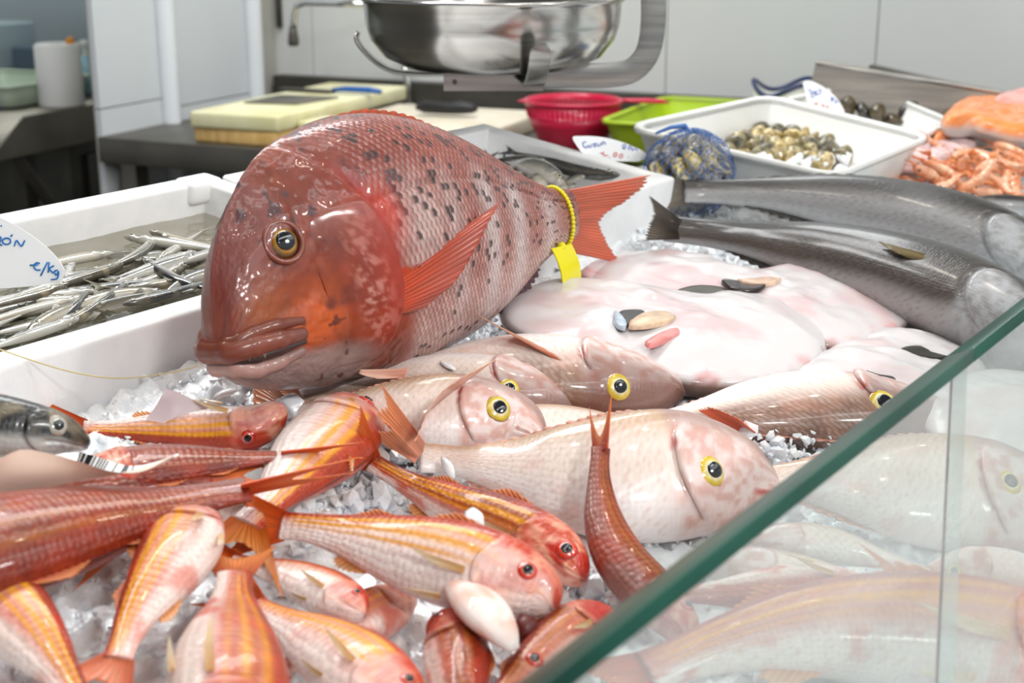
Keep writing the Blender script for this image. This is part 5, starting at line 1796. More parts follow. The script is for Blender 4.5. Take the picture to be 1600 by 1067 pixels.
r, patch = flat('smaller white flatfish behind, with ragged black patch near the glass edge', [(1290, 560), (1320, 535), (1362, 522), (1430, 524), (1485, 540), (1530, 566), (1540, 590), (1480, 600), (1400, 592), (1330, 578)], .020, .040, 84, .3)
patch('belly_cavity', [(1384, 558), (1400, 552), (1412, 542), (1440, 540), (1470, 548), (1482, 556), (1450, 560), (1420, 562), (1400, 560)], (34, 34, 26), .002, .002)
r, patch = flat('white flatfish with a glossy black gill hole beside the glass edge', [(1234, 598), (1262, 566), (1310, 550), (1380, 554), (1440, 566), (1500, 585), (1530, 612), (1500, 640), (1400, 635), (1310, 622)], .026, .040, 83, .25)
patch('gill_opening', [(1354, 578), (1372, 584), (1395, 588), (1400, 602), (1392, 614), (1376, 614), (1364, 598)], (20, 18, 18), .002, .002)
patch('gill_skin', [(1350, 580), (1360, 584), (1372, 606), (1368, 610), (1356, 596)], (206, 208, 212), .003, .002)
r, patch = flat('wide bluish white flatfish seen through the glass at the right', [(1430, 640), (1480, 600), (1560, 585), (1640, 600), (1710, 650), (1720, 710), (1640, 735), (1540, 730), (1460, 690)], .028, .045, 85, .3)
patch('pink_mark', [(1545, 604), (1560, 598), (1590, 604), (1598, 612), (1575, 612)], (216, 140, 140), .0015, .001)
# ------------------------------------------------------------------ dark wrapped fish at the left, its paper
f, r = bream('black backed hake wrapped in paper at the left edge, head to the right', [(133, 694, .050), (126, 690, .054), (95, 680, .060), (30, 672, .064), (-60, 662, .066), (-180, 668, .060), (-260, 676, .05)], 62, -1, hs=1.05, ws=1.2, seed=91,
             paint=p_silver((9, 11, 12), (112, 116, 114), (190, 192, 190), .35, (-.40, .0)), skinm='skin_grey', prof='grey', name='hake', group='fish wrapped in paper', mouth=(.20, -.30, -.40), gill=.26, iris=(160, 160, 150), ring=(200, 200, 190), tail=(.03, .03, .3), wedge=.3, eyes=(.16, .3))


def sheet(name, label, cat, rows, matl, n=24, tk=.0005, uv=False):
    """paper: rows of (px, py, h) strung along, joined crosswise"""
    R = []
    for row in rows:
        p = np.array([bed(*q) for q in row])
        L = np.r_[0, np.cumsum(np.linalg.norm(np.diff(p, axis=0), axis=1))]
        R.append(herm(L / L[-1], p, np.linspace(0, 1, n)))
    R = np.array(R)
    k = 10
    G = np.array([[R[:, j][:, None] for j in range(n)]])
    V = np.stack([herm(np.linspace(0, 1, len(rows)), R[:, j], np.linspace(0, 1, k)) for j in range(n)], 1)
    nn = nrm(np.cross(np.gradient(V, axis=1), np.gradient(V, axis=0)))
    V2 = V - nn * tk
    U, W = np.meshgrid(np.linspace(0, 1, n), np.linspace(0, 1, k))
    u2 = np.stack([U, W], -1).reshape(-1, 2)
    F = gridf(k, n)
    N = k * n
    c = V.reshape(-1, 3).mean(0)
    c = c - NB * ((c - P0) @ NB)
    me = mesh(name, np.vstack([V.reshape(-1, 3), V2.reshape(-1, 3)]) - c, [np.vstack([F, F[:, ::-1] + N])], matl, None, np.vstack([u2, u2]))
    o = obj(name, me)
    o.location = c
    return tag(o, label, cat)


M['kraft'] = mottle(mat('beige_paper', rough=.6), (238, 208, 188), (246, 222, 204), 14)
sheet('wrapping_paper', 'beige wrapping paper folded round the dark hake at the left', 'paper',
      [[(-60, 738, .085), (0, 716, .088), (34, 702, .090), (75, 708, .088), (120, 720, .084), (170, 736, .078), (215, 738, .074), (272, 712, .074)],
       [(-60, 765, .070), (0, 748, .074), (34, 738, .078), (75, 736, .078), (120, 736, .076), (170, 740, .073), (215, 733, .073), (273, 711, .073)],
       [(-60, 790, .058), (0, 771, .062), (40, 766, .064), (85, 758, .066), (130, 749, .068), (175, 742, .070), (220, 731, .072), (274, 711, .072)]], M['kraft'])
bc = mat('barcode_label', (246, 246, 246), .45)
tcx = nd(bc, 'ShaderNodeTexCoord')
sx = nd(bc, 'ShaderNodeSeparateXYZ')
mu = nd(bc, 'ShaderNodeMath', _operation='MULTIPLY')
mu.inputs[1].default_value = 62
fl = nd(bc, 'ShaderNodeMath', _operation='FLOOR')
wn_ = nd(bc, 'ShaderNodeTexWhiteNoise', _noise_dimensions='1D')
gt = nd(bc, 'ShaderNodeMath', _operation='GREATER_THAN')
gt.inputs[1].default_value = .52
lt = nd(bc, 'ShaderNodeMath', _operation='LESS_THAN')
lt.inputs[1].default_value = .58
mm = nd(bc, 'ShaderNodeMath', _operation='MULTIPLY')
mc = nd(bc, 'ShaderNodeMix', _data_type='RGBA')
mc.inputs[6].default_value = rgba(246, 246, 246)
mc.inputs[7].default_value = rgba(30, 30, 34)
lk(bc, tcx.outputs['UV'], sx.inputs[0])
lk(bc, sx.outputs[0], mu.inputs[0])
lk(bc, mu.outputs[0], fl.inputs[0])
lk(bc, fl.outputs[0], wn_.inputs['W'])
lk(bc, wn_.outputs['Value'], gt.inputs[0])
lk(bc, sx.outputs[0], lt.inputs[0])
lk(bc, gt.outputs[0], mm.inputs[0])
lk(bc, lt.outputs[0], mm.inputs[1])
lk(bc, mm.outputs[0], mc.inputs[0])
lk(bc, mc.outputs[2], bc.node_tree.nodes['Principled BSDF'].inputs['Base Color'])
sheet('barcode_label', 'white curled label with barcode stripes behind the beige paper', 'label',
      [[(126, 706, .068), (150, 713, .068), (180, 724, .068), (212, 729, .069), (245, 722, .071), (278, 709, .073)],
       [(120, 722, .062), (148, 730, .064), (178, 740, .066), (212, 738, .068), (245, 728, .070), (279, 711, .0725)]], bc)
wx = mat('wax_paper', (226, 206, 210), .4)
sheet('wax_paper', 'pale pink wax paper corner on the ice below the porgy chin', 'paper',
      [[(258, 608, .040), (275, 612, .038), (300, 624, .034), (345, 648, .026)], [(246, 630, .034), (268, 636, .03), (300, 646, .026), (340, 658, .02)], [(228, 656, .024), (262, 662, .02), (300, 668, .018), (340, 672, .014)]], wx)

# ------------------------------------------------------------------ price signs: leaf shaped white plates with hand lettering
M['sign'] = mat('sign_plastic', (246, 248, 250), .3)
M['ink_blue'] = mat('blue_ink', (22, 116, 190), .5)
M['ink_navy'] = mat('navy_ink', (60, 100, 190), .5)
M['ink_red'] = mat('red_ink', (226, 96, 100), .5)


def sign(label, outline, d, inks, wd, lean=(0, 0, 0)):
    ol = np.array(outline, float)
    c0 = ol.mean(0)

    def P(x, y, off=0.0):
        dd = d + lean[0] * (x - c0[0]) + lean[1] * (y - c0[1])
        return at(x, y, dd) - FW * off
    e = np.vstack([ol, ol[:1]])
    L = np.r_[0, np.cumsum(np.linalg.norm(np.diff(e, axis=0), axis=1))]
    ext = np.vstack([e[-3:-1], e, e[1:3]])
    Le = np.r_[0, np.cumsum(np.linalg.norm(np.diff(ext, axis=0), axis=1))]
    q = herm(Le, ext, np.linspace(0, L[-1], 60, endpoint=False) + Le[2])
    t = thing('price_sign', label, 'sign', P(*ol[np.argmax(ol[:, 1])]))
    A = np.array([P(x, y) for x, y in q])
    B = A + FW * .0018
    V = np.vstack([A, B, [A.mean(0)], [B.mean(0)]])
    j = np.arange(60)
    k = (j + 1) % 60
    MB().add(V, np.stack([j, k, k + 60, j + 60], 1), np.vstack([np.stack([np.full(60, 120), j, k], 1), np.stack([np.full(60, 121), k + 60, j + 60], 1)])).build('plate', M['sign'], t)
    for nm, ink, lines in inks:
        m = MB()
        for ln in lines:
            p = np.array([P(x, y, .0009) for x, y in ln])
            if len(p) > 2:
                L = np.r_[0, np.cumsum(np.linalg.norm(np.diff(p, axis=0), axis=1))]
                p = herm(L, p, np.linspace(0, L[-1], 7 * len(p)))
            m.tube(p, wd, 6, flat=(FW, .3))
        m.build(nm, M[ink], t, smooth=True)
    return t


ring_ = lambda x, y, a, b: [(x + a * math.cos(t_), y + b * math.sin(t_)) for t_ in np.linspace(0, 6.28, 11)]
sign('large white leaf shaped price sign in the anchovy box, blue lettering', [(-150, 360), (-90, 338), (-20, 334), (20, 350), (60, 376), (88, 402), (101, 424), (98, 436), (70, 444), (10, 450), (-80, 452), (-140, 420)], 1.06,
     [('name_lettering', 'ink_blue', [[(-4, 384), (-3, 370), (2, 371), (1, 377), (-3, 378), (4, 384)], ring_(11, 377, 6.5, 4.8), [(17.5, 369.5), (20.5, 366.5)], [(23, 385), (26.5, 376), (34, 384.5), (39.5, 375.5)],
                                      [(-30, 384), (-28, 372), (-20, 373), (-27, 378), (-20, 384)], ring_(-12, 378, 5, 5), [(2, 352), (3, 354)]]),
      ('price_lettering', 'ink_blue', [[(63, 411.5), (57, 411), (53.5, 416), (57, 421.5), (64, 422)], [(47, 414.5), (60, 414)], [(64, 431), (75, 409.5)], [(77.5, 409.5), (76, 426)], [(85, 415), (78, 420), (84, 427)],
                                       [(91, 422), (85.5, 424), (89, 430), (92, 424), (90, 435), (80, 437)]])], .0006)
sign('white leaf shaped price sign behind the mackerel box, blue and red lettering', [(895, 214), (908, 212.5), (930, 213), (955, 217), (985, 227), (1010, 242), (1004, 250), (980, 252), (945, 250), (915, 243), (903, 230)], 1.70,
     [('name_lettering', 'ink_navy', [[(916, 222), (911, 223), (912, 229), (916, 231), (918, 227)], [(921, 226), (920, 230), (924, 229), (925, 225)], [(927, 225), (931, 224), (928, 229), (932, 228)], [(934, 224), (934, 228), (938, 227), (939, 223)], [(941, 227), (942, 222), (945, 223), (946, 226)]]),
      ('unit_lettering', 'ink_navy', [[(972, 228), (976, 226), (978, 229), (973, 231), (977, 233)], [(981, 232), (984, 228), (986, 231), (982, 234)], [(988, 230), (988, 235), (993, 232), (996, 236)]]),
      ('price_lettering', 'ink_red', [[(938, 239), (942, 240)], [(943, 237), (943, 242), (950, 243)], [(952, 246), (953, 247)], [(959, 240), (963, 239), (963, 244), (959, 244), (959, 240)], [(968, 242), (972, 241), (972, 246), (968, 246), (968, 242)], [(981, 245), (982, 246)]])], .0006, (.0004, 0))
sign('small white leaf shaped price sign on the rear tub of dark clams', [(1256, 127), (1264, 126), (1280, 132), (1298, 144), (1312, 160), (1319, 176), (1305, 174), (1280, 170), (1263, 162), (1258, 144)], 2.09,
     [('name_lettering', 'ink_navy', [[(1262, 142), (1266, 140), (1268, 148), (1272, 142), (1274, 150)], [(1276, 141), (1275, 147), (1281, 146), (1282, 140), (1278, 141)], [(1266, 151), (1272, 152)]]),
      ('unit_lettering', 'ink_navy', [[(1298, 152), (1300, 159)], [(1298, 152), (1303, 154), (1300, 156)], [(1304, 156), (1308, 159), (1304, 161)]]),
      ('price_lettering', 'ink_red', [[(1272, 162), (1277, 161), (1273, 167), (1279, 168)], [(1283, 165), (1287, 164), (1286, 169)], [(1290, 166), (1294, 167), (1292, 171)]])], .0007)

# ------------------------------------------------------------------ white tubs with clams, the netted clams
TH_ = .080
tub('clam_tub', 'white plastic tub holding the small striped clams', [bed(975, 196, TH_), bed(1306, 274, TH_), bed(1458, 212, TH_), bed(1200, 148, TH_)], .082, M['tub'])
tub('clam_tub', 'rear white plastic tub holding the big dark clams', [bed(1222, 154, .056), bed(1442, 212, .056), bed(1494, 190, .056), bed(1345, 129, .056)], .060, M['tub'])


def clam_mesh(seed, cols, L=.016, Wd=.013, H=.0085):
    n, k = 14, 26
    u = np.linspace(0, math.pi, n)
    v = np.linspace(0, 2 * math.pi, k, endpoint=False)
    U, W = np.meshgrid(u, v, indexing='ij')
    x, y, z = np.sin(U) * np.cos(W), np.sin(U) * np.sin(W), np.cos(U)
    d = np.sqrt((x + .75) ** 2 + y ** 2)                       # distance from the umbo: growth rings
    ringf = np.sin(d * 30) * .035
    sc = 1 + ringf * (np.abs(z) > .08)
    r = 1 - .10 * np.abs(np.cos(W)) * (np.abs(z) < .1)
    V = np.stack([x * L * sc * (1 - .12 * np.abs(y)), y * Wd * sc, np.sign(z) * np.abs(z) ** .85 * H * (1 - .35 * (x + .2)) * sc], -1)
    V[..., 2] *= np.where(np.abs(z) < .12, .6, 1.0)
    nn = fbm(d * 9, np.arctan2(y, x + .75) * 2.5, 0, seed)
    c = mixc(lin(cols[0]), lin(cols[1]), sm(nn, .35, .65))
    c = mixc(c, lin(cols[2]), sm(np.sin(d * 30), .3, .9) * .6)
    return mesh('shell', V.reshape(-1, 3), [gridf(n, k, True)], M['shell'], np.clip(c, 0, 1).reshape(-1, 3))


M['shell'] = add_bump(mat('clam_shell', rough=.35, coat=.6, attr=True), 150, .4)
KC = [((96, 84, 52), (176, 156, 104), (210, 196, 150)), ((60, 58, 44), (132, 118, 76), (186, 170, 120)), ((120, 100, 56), (196, 170, 104), (222, 206, 160)), ((44, 44, 40), (100, 92, 70), (160, 148, 112))]
CM = [clam_mesh(i, KC[i]) for i in range(4)]
rs = np.random.RandomState(4)


def put(me, name, label, cat, group, p, scale=1.0, rs_=rs):
    o = obj(name, me)
    o.location = p
    o.rotation_euler = rs_.rand(3) * 6.28
    o.scale = (scale,) * 3
    return tag(o, label, cat, group)


poly_top = lambda x: np.interp(x, [1130, 1170, 1190, 1240, 1290, 1345], [232, 203, 200, 206, 218, 240])
poly_bot = lambda x: np.interp(x, [1130, 1200, 1280, 1345], [240, 252, 262, 244])
taken = []
n_ = 0
for i in range(4000):
    x = rs.uniform(1130, 1345)
    y = rs.uniform(poly_top(x) + 4, poly_bot(x))
    h = .024 + .016 * (1 - (y - poly_top(x)) / max(poly_bot(x) - poly_top(x), 1))
    p = bed(x, y, h)
    if any(np.linalg.norm(p - q) < .0165 for q in taken):
        continue
    taken.append(p)
    put(CM[rs.randint(4)], 'clam', 'small striped clam in the heap in the white tub', 'clam', 'clams heaped in the white tub', p, rs.uniform(.95, 1.2))
    n_ += 1
    if n_ > 90:
        break
m = MB()
for i in range(40):
    x = rs.uniform(1180, 1330)
    m.add(chunk(rs, bed(x, poly_bot(x) - rs.uniform(0, 14), .030), rs.uniform(.005, .009)), (), ICF)
o = m.build('tub_ice', M['chunk'])
tag(o, 'pieces of ice among the small clams in the tub', 'ice')
o['kind'] = 'stuff'
DK = [clam_mesh(11, ((40, 34, 22), (92, 76, 40), (60, 50, 30))), clam_mesh(12, ((30, 30, 30), (62, 58, 48), (44, 42, 38)))]
for i, (x, y, h, s) in enumerate([(1326, 168, .034, 1.15), (1349, 172, .032, 1.2), (1373, 178, .032, 1.35), (1420, 181, .034, 1.6), (1398, 187, .026, 1.1), (1444, 190, .026, 1.2), (1458, 193, .022, 1.1), (1360, 184, .022, 1.0), (1384, 190, .018, 1.0)]):
    put(DK[i % 2], 'clam', ['leftmost big dark clam by the sign in the rear tub', 'second big dark clam from the sign in the rear tub', 'third big clam from the sign in the rear tub, yellowish', 'largest dark clam in the rear tub', 'half hidden clam between the yellowish one and the largest', 'dark clam just right of the largest in the rear tub', 'rightmost dark clam in the rear tub corner', 'small clam low behind the rim beside the second dark clam', 'small clam low behind the rim beneath the yellowish one'][i], 'clam', 'big dark clams in the rear tub', bed(x, y, h), s)
# netted clams
NC = at(1076, 272, 1.71)
NR = np.array([.056, .045, .046])
taken = []
NK = [clam_mesh(21, ((70, 76, 92), (176, 160, 110), (206, 196, 160))), clam_mesh(22, ((90, 96, 110), (210, 186, 96), (226, 216, 176))), clam_mesh(23, ((60, 64, 80), (150, 146, 140), (196, 192, 180)))]
t = thing('mesh_bag', 'blue net bag bulging with clams beside the foam box corner', 'net bag', NC - NB * .045)
for i in range(3000):
    d = nrm(rs.randn(3))
    if d[2] < -.5:
        continue
    p = NC + d * NR * .86
    if any(np.linalg.norm(p - q) < .0165 for q in taken):
        continue
    taken.append(p)
    put(NK[rs.randint(3)], 'clam', 'clam held inside the blue net bag', 'clam', 'clams in the blue net bag', p, 1.12)
m = MB()
q = np.linspace(0, 1, 40)
for s_ in (1, -1):
    for k in range(26):
        a = k / 26 * 2 * math.pi + s_ * q * 2.4
        th = .06 + q * 2.5
        P = NC + np.stack([np.sin(th) * np.cos(a), np.sin(th) * np.sin(a), np.cos(th)], 1) * (NR + .0075) * (1 + .03 * np.sin(th * 9 + k)[:, None])
        m.tube(P, .0004, 4, False)
m.tube(np.array([NC + [0, 0, .05], NC + [-.002, .006, .058], NC + [-.012, .02, .056], NC + [-.03, .03, .05]]), [.002, .003, .0025, .0015], 8)
m.build('net', mat('blue_net', (70, 116, 186), .5), t, smooth=True, kind='stuff')

# ------------------------------------------------------------------ salmon, pale steaks
def cut(name, label, cat, outline, h, thick, cols, group=None, seed=1, stripe=0.0, sk=(150, 140, 140)):
    pts = np.array([bed(x, y, h) for x, y in outline])
    ext = np.vstack([pts[-2:], pts, pts[:3]])
    Le = np.r_[0, np.cumsum(np.linalg.norm(np.diff(ext, axis=0), axis=1))]
    n = 80
    O = herm(Le, ext, np.linspace(Le[2], Le[2 + len(pts)], n, endpoint=False))
    c = O.mean(0)
    R = O - c
    ks = np.r_[np.linspace(0, .9, 16), .96, 1.0, 1.0, .97, .9, 0]
    zz = np.r_[thick * .5 * (1 - np.linspace(0, .9, 16) ** 3 * .35), thick * .26, thick * .08, -thick * .2, -thick * .4, -thick * .5, -thick * .5]
    V = np.array([c + R * k + NB * z_ for k, z_ in zip(ks, zz)])
    V = V + NB * ((fbm(V[..., 0] * 40, V[..., 1] * 40, 0, seed) - .5) * .008)[..., None]
    n1 = fbm(V[..., 0] * 40, V[..., 1] * 40, V[..., 2] * 40, seed)
    col = mixc(lin(cols[0]), lin(cols[1]), sm(n1, .3, .7))
    if stripe:
        w_ = np.sin((V @ nrm(np.array([.6, 1, .3]))) * 520 + n1 * 5)
        col = mixc(col, lin(cols[2]), sm(w_, .7, 1) * stripe)
    col[18:] = lin(sk) * (.8 + .4 * n1[18:, :, None])
    b = thing(name, label, cat, c - NB * thick * .5, group)
    me = mesh('flesh', V[:19].reshape(-1, 3) - np.array(b.location), [gridf(19, n, True)], M['skin_flat'], np.clip(col[:19], 0, 1).reshape(-1, 3))
    fix_normals(me)
    obj('flesh', me, b)
    me = mesh('skin', V[18:].reshape(-1, 3) - np.array(b.location), [gridf(len(ks) - 18, n, True)], M['skin_flat'], np.clip(col[18:], 0, 1).reshape(-1, 3))
    obj('skin', me, b)
    return b


SA = ((232, 124, 46), (240, 150, 84), (244, 200, 170))
cut('salmon_fillet', 'thick orange salmon fillet draped on top at the right edge', 'fish fillet', [(1478, 196), (1486, 172), (1515, 161), (1570, 160), (1650, 166), (1660, 215), (1600, 214), (1560, 206), (1520, 196)], .070, .040, SA, 'salmon fillets on the ice', 1, .6, (190, 180, 176))
cut('salmon_fillet', 'lower orange salmon fillet tapering to the left under the thick one', 'fish fillet', [(1460, 220), (1470, 200), (1482, 188), (1530, 194), (1580, 208), (1650, 216), (1650, 226), (1580, 222), (1520, 214)], .045, .026, SA, 'salmon fillets on the ice', 2, .5, (190, 180, 176))
cut('tuna_piece', 'pink piece of fish behind the salmon at the right edge', 'fish fillet', [(1556, 162), (1580, 150), (1650, 143), (1660, 165), (1600, 168)], .085, .03, ((226, 140, 130), (236, 170, 160), (246, 210, 200)), None, 3, .4)
cut('fish_steak', 'pale pink fish steak standing behind the prawns', 'fish steak', [(1384, 262), (1386, 240), (1402, 228), (1425, 226), (1444, 236), (1454, 252), (1440, 264), (1410, 266)], .032, .022, ((240, 214, 210), (232, 192, 188), (226, 160, 156)), 'pale fish steaks', 4, .2)
cut('fish_steak', 'greyish pink fish steak leaning between salmon and prawns', 'fish steak', [(1440, 238), (1465, 222), (1500, 214), (1522, 222), (1516, 238), (1490, 246), (1460, 250)], .036, .022, ((222, 196, 196), (206, 178, 182), (226, 160, 156)), 'pale fish steaks', 5, .2)

# ------------------------------------------------------------------ prawns
M['prawn'] = add_bump(mat('prawn_shell', rough=.3, coat=.9, attr=True, sss=.1), 120, .3)


def prawn(seed, curl):
    rs = np.random.RandomState(seed)
    r = thing('prawn', 'x', 'prawn', (0, 0, 0))
    n, k = 60, 12
    q = np.linspace(0, 1, n)
    a = curl * np.clip(q - .34, 0, 1) ** 1.2 * 2.2
    dx = np.stack([np.cos(a), np.sin(a), np.zeros(n)], 1)
    P = np.cumsum(dx, 0) * (.082 / n) - np.array([.03, .01, 0])
    rad_ = herm([0, .06, .2, .36, .6, .85, 1], [.0025, .006, .0085, .0085, .0072, .0048, .003], q)
    seg = (q - .36) / .64 * 6
    rad_ = rad_ * (1 + np.where(q > .36, .09 * (seg % 1), 0))
    m = MB().tube(P, rad_, k, flat=((0, 0, 1), .82))
    V = np.vstack(m.V)
    n1 = fbm(V[:, 0] * 120, V[:, 1] * 120, V[:, 2] * 120, seed)
    c = mixc(lin((236, 164, 118)), lin((242, 204, 172)), sm(n1, .35, .65))
    sgn = np.r_[np.repeat(np.where(q > .36, (seg % 1) > .8, 0), k), 0, 0]
    c = mixc(c, lin((222, 96, 48)), sgn * .55)
    c = mixc(c, lin((220, 110, 60)), np.r_[np.repeat(q < .3, k), 1, 0] * .45)
    m.C = [np.clip(c, 0, 1)]
    m.build('body', M['prawn'], r, smooth=True, local=True)
    colo = np.clip(lin((236, 142, 78)), 0, 1)
    m = MB()
    T, S_ = dx[-1], np.array([-dx[-1][1], dx[-1][0], 0])
    for s_ in (-.7, -.3, .1, .5):
        m.tube(np.array([P[-1], P[-1] + T * .008 + S_ * s_ * .007, P[-1] + T * .015 + S_ * s_ * .013]), [.0015, .0034, .001], 6, flat=((0, 0, 1), .3), col=colo)
    m.build('tail_fan', M['prawn'], r, smooth=True, local=True)
    m = MB()
    for i in range(9):
        b = P[14 + i * 4]
        sd = np.array([-dx[14 + i * 4][1], dx[14 + i * 4][0], 0])
        m.tube(np.array([b + sd * .005, b + sd * .014 + [.003 * rs.randn(), 0, .004 * rs.randn()], b + sd * .020 - dx[10] * .008]), [.0011, .0009, .0004], 5, col=colo)
    m.build('legs', M['prawn'], r, smooth=True, local=True, kind='stuff')
    m = MB().tube(np.array([P[2] + [0, -.003, .002], P[0] - [.012, .004, 0], P[0] - [.024, .004, 0]]), [.0022, .0014, .0004], 6, col=colo)
    m.build('rostrum', M['prawn'], r, smooth=True, local=True)
    for s_ in (-1, 1):
        m = MB().tube(np.array([P[0] + [0, .002 * s_, .002], P[0] - [.02, -.008 * s_, 0], P[0] + [-.03, .03 * s_ + .01, .004], P[0] + [.01, .055 * s_ + .02, .004]]), [.0007, .0006, .0005, .0003], 4, col=colo)
        m.build('antenna', M['prawn'], r, smooth=True, local=True)
        obj('eye', mesh('eye', ICO * .0021 + P[5] + np.array([0, -.003, .0055 * s_]), [ICF], M['eye_black']), r)
    return r


from mathutils import Matrix


def lay_rot(direction, normal, tw=0.0):
    n = nrm(normal)
    x = nrm(direction - n * (direction @ n))
    y = np.cross(n, x)
    if tw:
        y, n = y * math.cos(tw) + n * math.sin(tw), n * math.cos(tw) - y * math.sin(tw)
    return Matrix(np.stack([x, y, n], 1).tolist()).to_euler()


protos = [prawn(1, 1.0), prawn(2, 1.5), prawn(3, .6)]
rs = np.random.RandomState(12)
used = [False] * 3
spots = [(1385, 283, .02), (1405, 287, .02), (1440, 276, .028), (1462, 262, .032), (1480, 285, .022), (1500, 262, .036), (1512, 284, .026), (1530, 248, .042), (1546, 272, .034), (1560, 292, .02), (1568, 250, .044), (1582, 276, .032), (1596, 296, .02), (1600, 256, .04),
         (1620, 280, .03), (1425, 262, .03), (1450, 290, .018), (1490, 246, .036), (1535, 296, .018), (1470, 270, .03), (1515, 240, .040), (1580, 236, .046), (1610, 240, .04), (1555, 262, .040), (1430, 288, .018), (1525, 266, .036)]
for i, (x, y, h) in enumerate(spots):
    k = i % 3
    a = rs.uniform(0, 6.28)
    d = XB * math.cos(a) + YB * math.sin(a)
    e = lay_rot(d, NB + .3 * rs.randn(3), rs.uniform(-.5, .5))
    if not used[k]:
        o = protos[k]
        used[k] = True
    else:
        o = dup(protos[k])
    o.location, o.rotation_euler = bed(x, y, h), e
    o['label'] = 'pinkish orange prawn in the heap of prawns on ice'
    o['group'] = 'prawns heaped on the ice'

# ------------------------------------------------------------------ mackerel and black fish in the second box
def slimfish(name, label, cat, group, px, prof, paint, roll, dsign, seed, hs=1.0, tail=(.02, .014, .6), ns=60, nt=32, matl='skin_silver', tcol=((70, 74, 76), (96, 98, 96)), er=.028):
    f = Fish(spine(px), prof, facing(roll), dsign, hs, hs, ns, nt, .22, (.08, -.1, -.3), seed)
    r = thing(name, label, cat, base_of(f), group)
    f.body('body', r, paint, M[matl])
    for s_ in (1, -1):
        f.eye(r, .09, .25, er * f.SL, (196, 190, 160), (60, 56, 50), .55, s_, .35, ring=(210, 206, 190))
    f.tail(r, *tail, *tcol, None, 10)
    return f, r


def inbox(px, X=1.385):
    """raise a point of the second box until it lies inside the right wall"""
    out = []
    for x, y, h in px:
        p = bed(x, y, h)
        if p[0] > X:
            r_ = ray(x, y)
            p = CAM + r_ * (X / r_[0])
            h = float((p - P0) @ NB)
        out.append((x, y, h))
    return out


MK = p_silver((40, 46, 48), (120, 118, 112), (190, 186, 178), .4)
G = 'silvery mackerel in the second foam box'
for i, (lab, px, dsn) in enumerate([
        ('plump brownish silver mackerel on top in the second box, snout right', [(884, 288, .040), (862, 276, .044), (835, 264, .044), (806, 256, .040), (790, 252, .036)], -1),
        ('white bellied mackerel at the front of the second box', [(872, 283, .032), (850, 285, .034), (828, 292, .034), (808, 302, .032), (796, 308, .03)], -1),
        ('short dark mackerel standing between two others near the porgy back', [(808, 261, .038), (798, 266, .036), (788, 276, .03), (780, 288, .024)], 1),
        ('grey mackerel below the plump one, partly behind the porgy', [(822, 272, .034), (812, 277, .034), (800, 286, .03), (786, 298, .024)], 1),
        ('mackerel lying far left in the second box by the porgy back', [(806, 266, .03), (794, 261, .033), (778, 258, .033), (760, 258, .03)], -1),
        ('dark mackerel deep in the middle of the second box', [(846, 274, .026), (834, 279, .026), (822, 290, .024), (812, 302, .02)], -1),
        ('mackerel with blue back just above the porgy tail tie', [(900, 290, .026), (884, 292, .028), (862, 298, .028), (838, 308, .026)], -1),
        ('pale mackerel beside the black long fish, right of the plump one', [(914, 275, .030), (902, 278, .031), (888, 283, .03), (872, 290, .026)], -1)]):
    px = inbox(px)
    slimfish('mackerel', lab, 'fish', G, px, 'torpedo', MK, 55, dsn, 100 + i, 1.25)
BK = p_silver((20, 22, 24), (34, 36, 38), (60, 60, 58), .1)
slimfish('black_fish', 'long thin black fish lying along the right wall of the second box', 'fish', 'long black fish in the second box', inbox([(968, 273, .034), (940, 273, .036), (900, 266, .038), (860, 254, .040), (828, 245, .042), (800, 238, .044)], 1.40), 'slim', BK, 20, -1, 120, 1.0)
slimfish('black_fish', 'black fish with pale head at the back of the second box', 'fish', 'long black fish in the second box', inbox([(856, 254, .040), (840, 251, .042), (815, 248, .040), (790, 248, .036), (768, 252, .034)]), 'slim', BK, 20, -1, 121, 1.1)
slimfish('mackerel', 'mackerel showing only its raised dark tail behind the porgy back', 'fish', G, [(752, 300, .02), (756, 285, .026), (761, 268, .034), (764, 253, .044)], 'torpedo', MK, 20, 1, 122, 1.0, (.018, .010, .5))

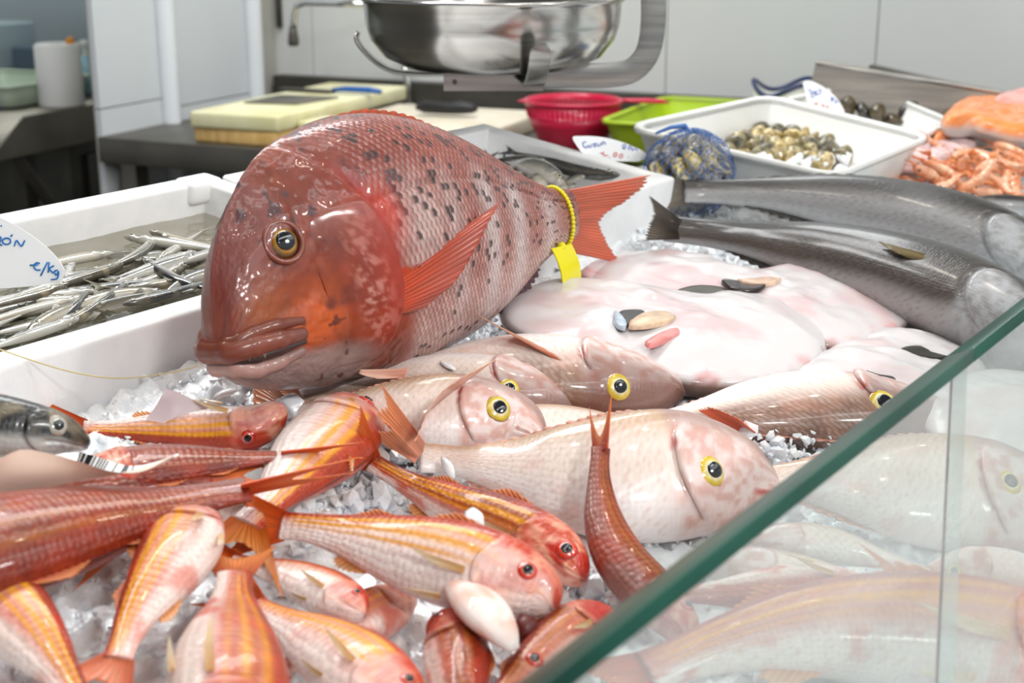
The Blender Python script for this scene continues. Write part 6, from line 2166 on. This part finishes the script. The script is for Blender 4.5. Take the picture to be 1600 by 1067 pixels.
# ------------------------------------------------------------------ anchovies in melt water
AN = [p_silver((70, 70, 60), (128, 124, 110), (176, 174, 164), .4), p_silver((92, 86, 70), (146, 140, 122), (190, 187, 176), .5), p_silver((48, 52, 54), (132, 132, 128), (190, 190, 186), .2)]
prot = []
for k, (bend, pa) in enumerate([(0.0, 0), (.008, 1), (-.009, 0), (.011, 2), (-.006, 1), (.0, 2)]):
    q = np.linspace(-1, 1, 7)
    sp = np.stack([-q * .05, bend * (1 - q ** 2), np.zeros(7)], 1)
    f = Fish(sp, 'slim', (0, .12 * (-1) ** k, 1.0), -1 if k % 2 else 1, .78, .85, 46, 24, .22, (.11, -.2, -.45), 200 + k)
    r = thing('anchovy', 'x', 'fish', (0, 0, 0))
    f.body('body', r, AN[pa], M['skin_silver'])
    for s_ in (1, -1):
        f.eye(r, .075, .12, .0026, (206, 204, 190), (60, 40, 32), .5, s_, .3, ring=(222, 218, 206))
    f.tail(r, .013, .008, .6, (150, 146, 130), (176, 172, 156), None, 8)
    f.ridge(r, 'dorsal_fin', .48, .58, [.001, .007, .002], (150, 148, 136), (180, 178, 164), True, 6, 1.0)
    prot.append([r, False])
rs = np.random.RandomState(31)
lab = 'slender silver anchovy in the melt water of the left box'
cnt = 0
spots = [(295, 372, .034, 1.9, 1), (268, 378, .034, 2.1, 0), (190, 395, .034, .35, 2), (300, 400, .033, .1, 5), (60, 470, .033, -.1, 3), (120, 430, .034, .1, 4), (40, 485, .034, .0, 1), (220, 425, .034, .05, 2), (40, 520, .033, .1, 5), (275, 425, .034, 1.5, 3),
         (20, 460, .036, 0, 4), (100, 410, .034, .0, 1), (150, 470, .033, .4, 0), (240, 410, .034, .1, 5)]
for i in range(95):
    if i < len(spots):
        x, y, h, a, k = spots[i]
    else:
        x = rs.uniform(-60, 330)
        y0, y1 = 452 - .29 * x - (0 if x > 90 else 0), 548 - .29 * x
        y = rs.uniform(y0 + 8, y1 - 14)
        h, a, k = rs.uniform(.018, .034), rs.normal(.05, .35) + (math.pi if rs.rand() < .5 else 0), rs.randint(6)
    p = bed(x, y, h)
    if not (.43 < p[0] < .965 and BY0 + .035 < p[1] < BY1 - .02) and i >= len(spots):
        continue
    mx_ = (1 if math.cos(a) > 0 else -1)
    d = XB * math.cos(a) + YB * math.sin(a)
    half = .055 * abs(math.sin(a)) + .01
    p = p.copy()
    if BY0 + .024 + half < BY1 - .024 - half:
        yy = np.clip(p[1], BY0 + .024 + half, BY1 - .02 - half)
        p = bxy(np.clip(p[0], .485, .905), yy, h)
    e = lay_rot(d, NB, rs.normal(0, .35))
    o = prot[k][0] if not prot[k][1] else dup(prot[k][0])
    prot[k][1] = True
    o.location, o.rotation_euler = p, e
    o['label'] = lab
    o['group'] = 'anchovies in the left foam box'
    cnt += 1
for r, u in prot:
    if not u:
        r.location = bxy(.7, .9, .02)
        r['label'], r['group'] = lab, 'anchovies in the left foam box'
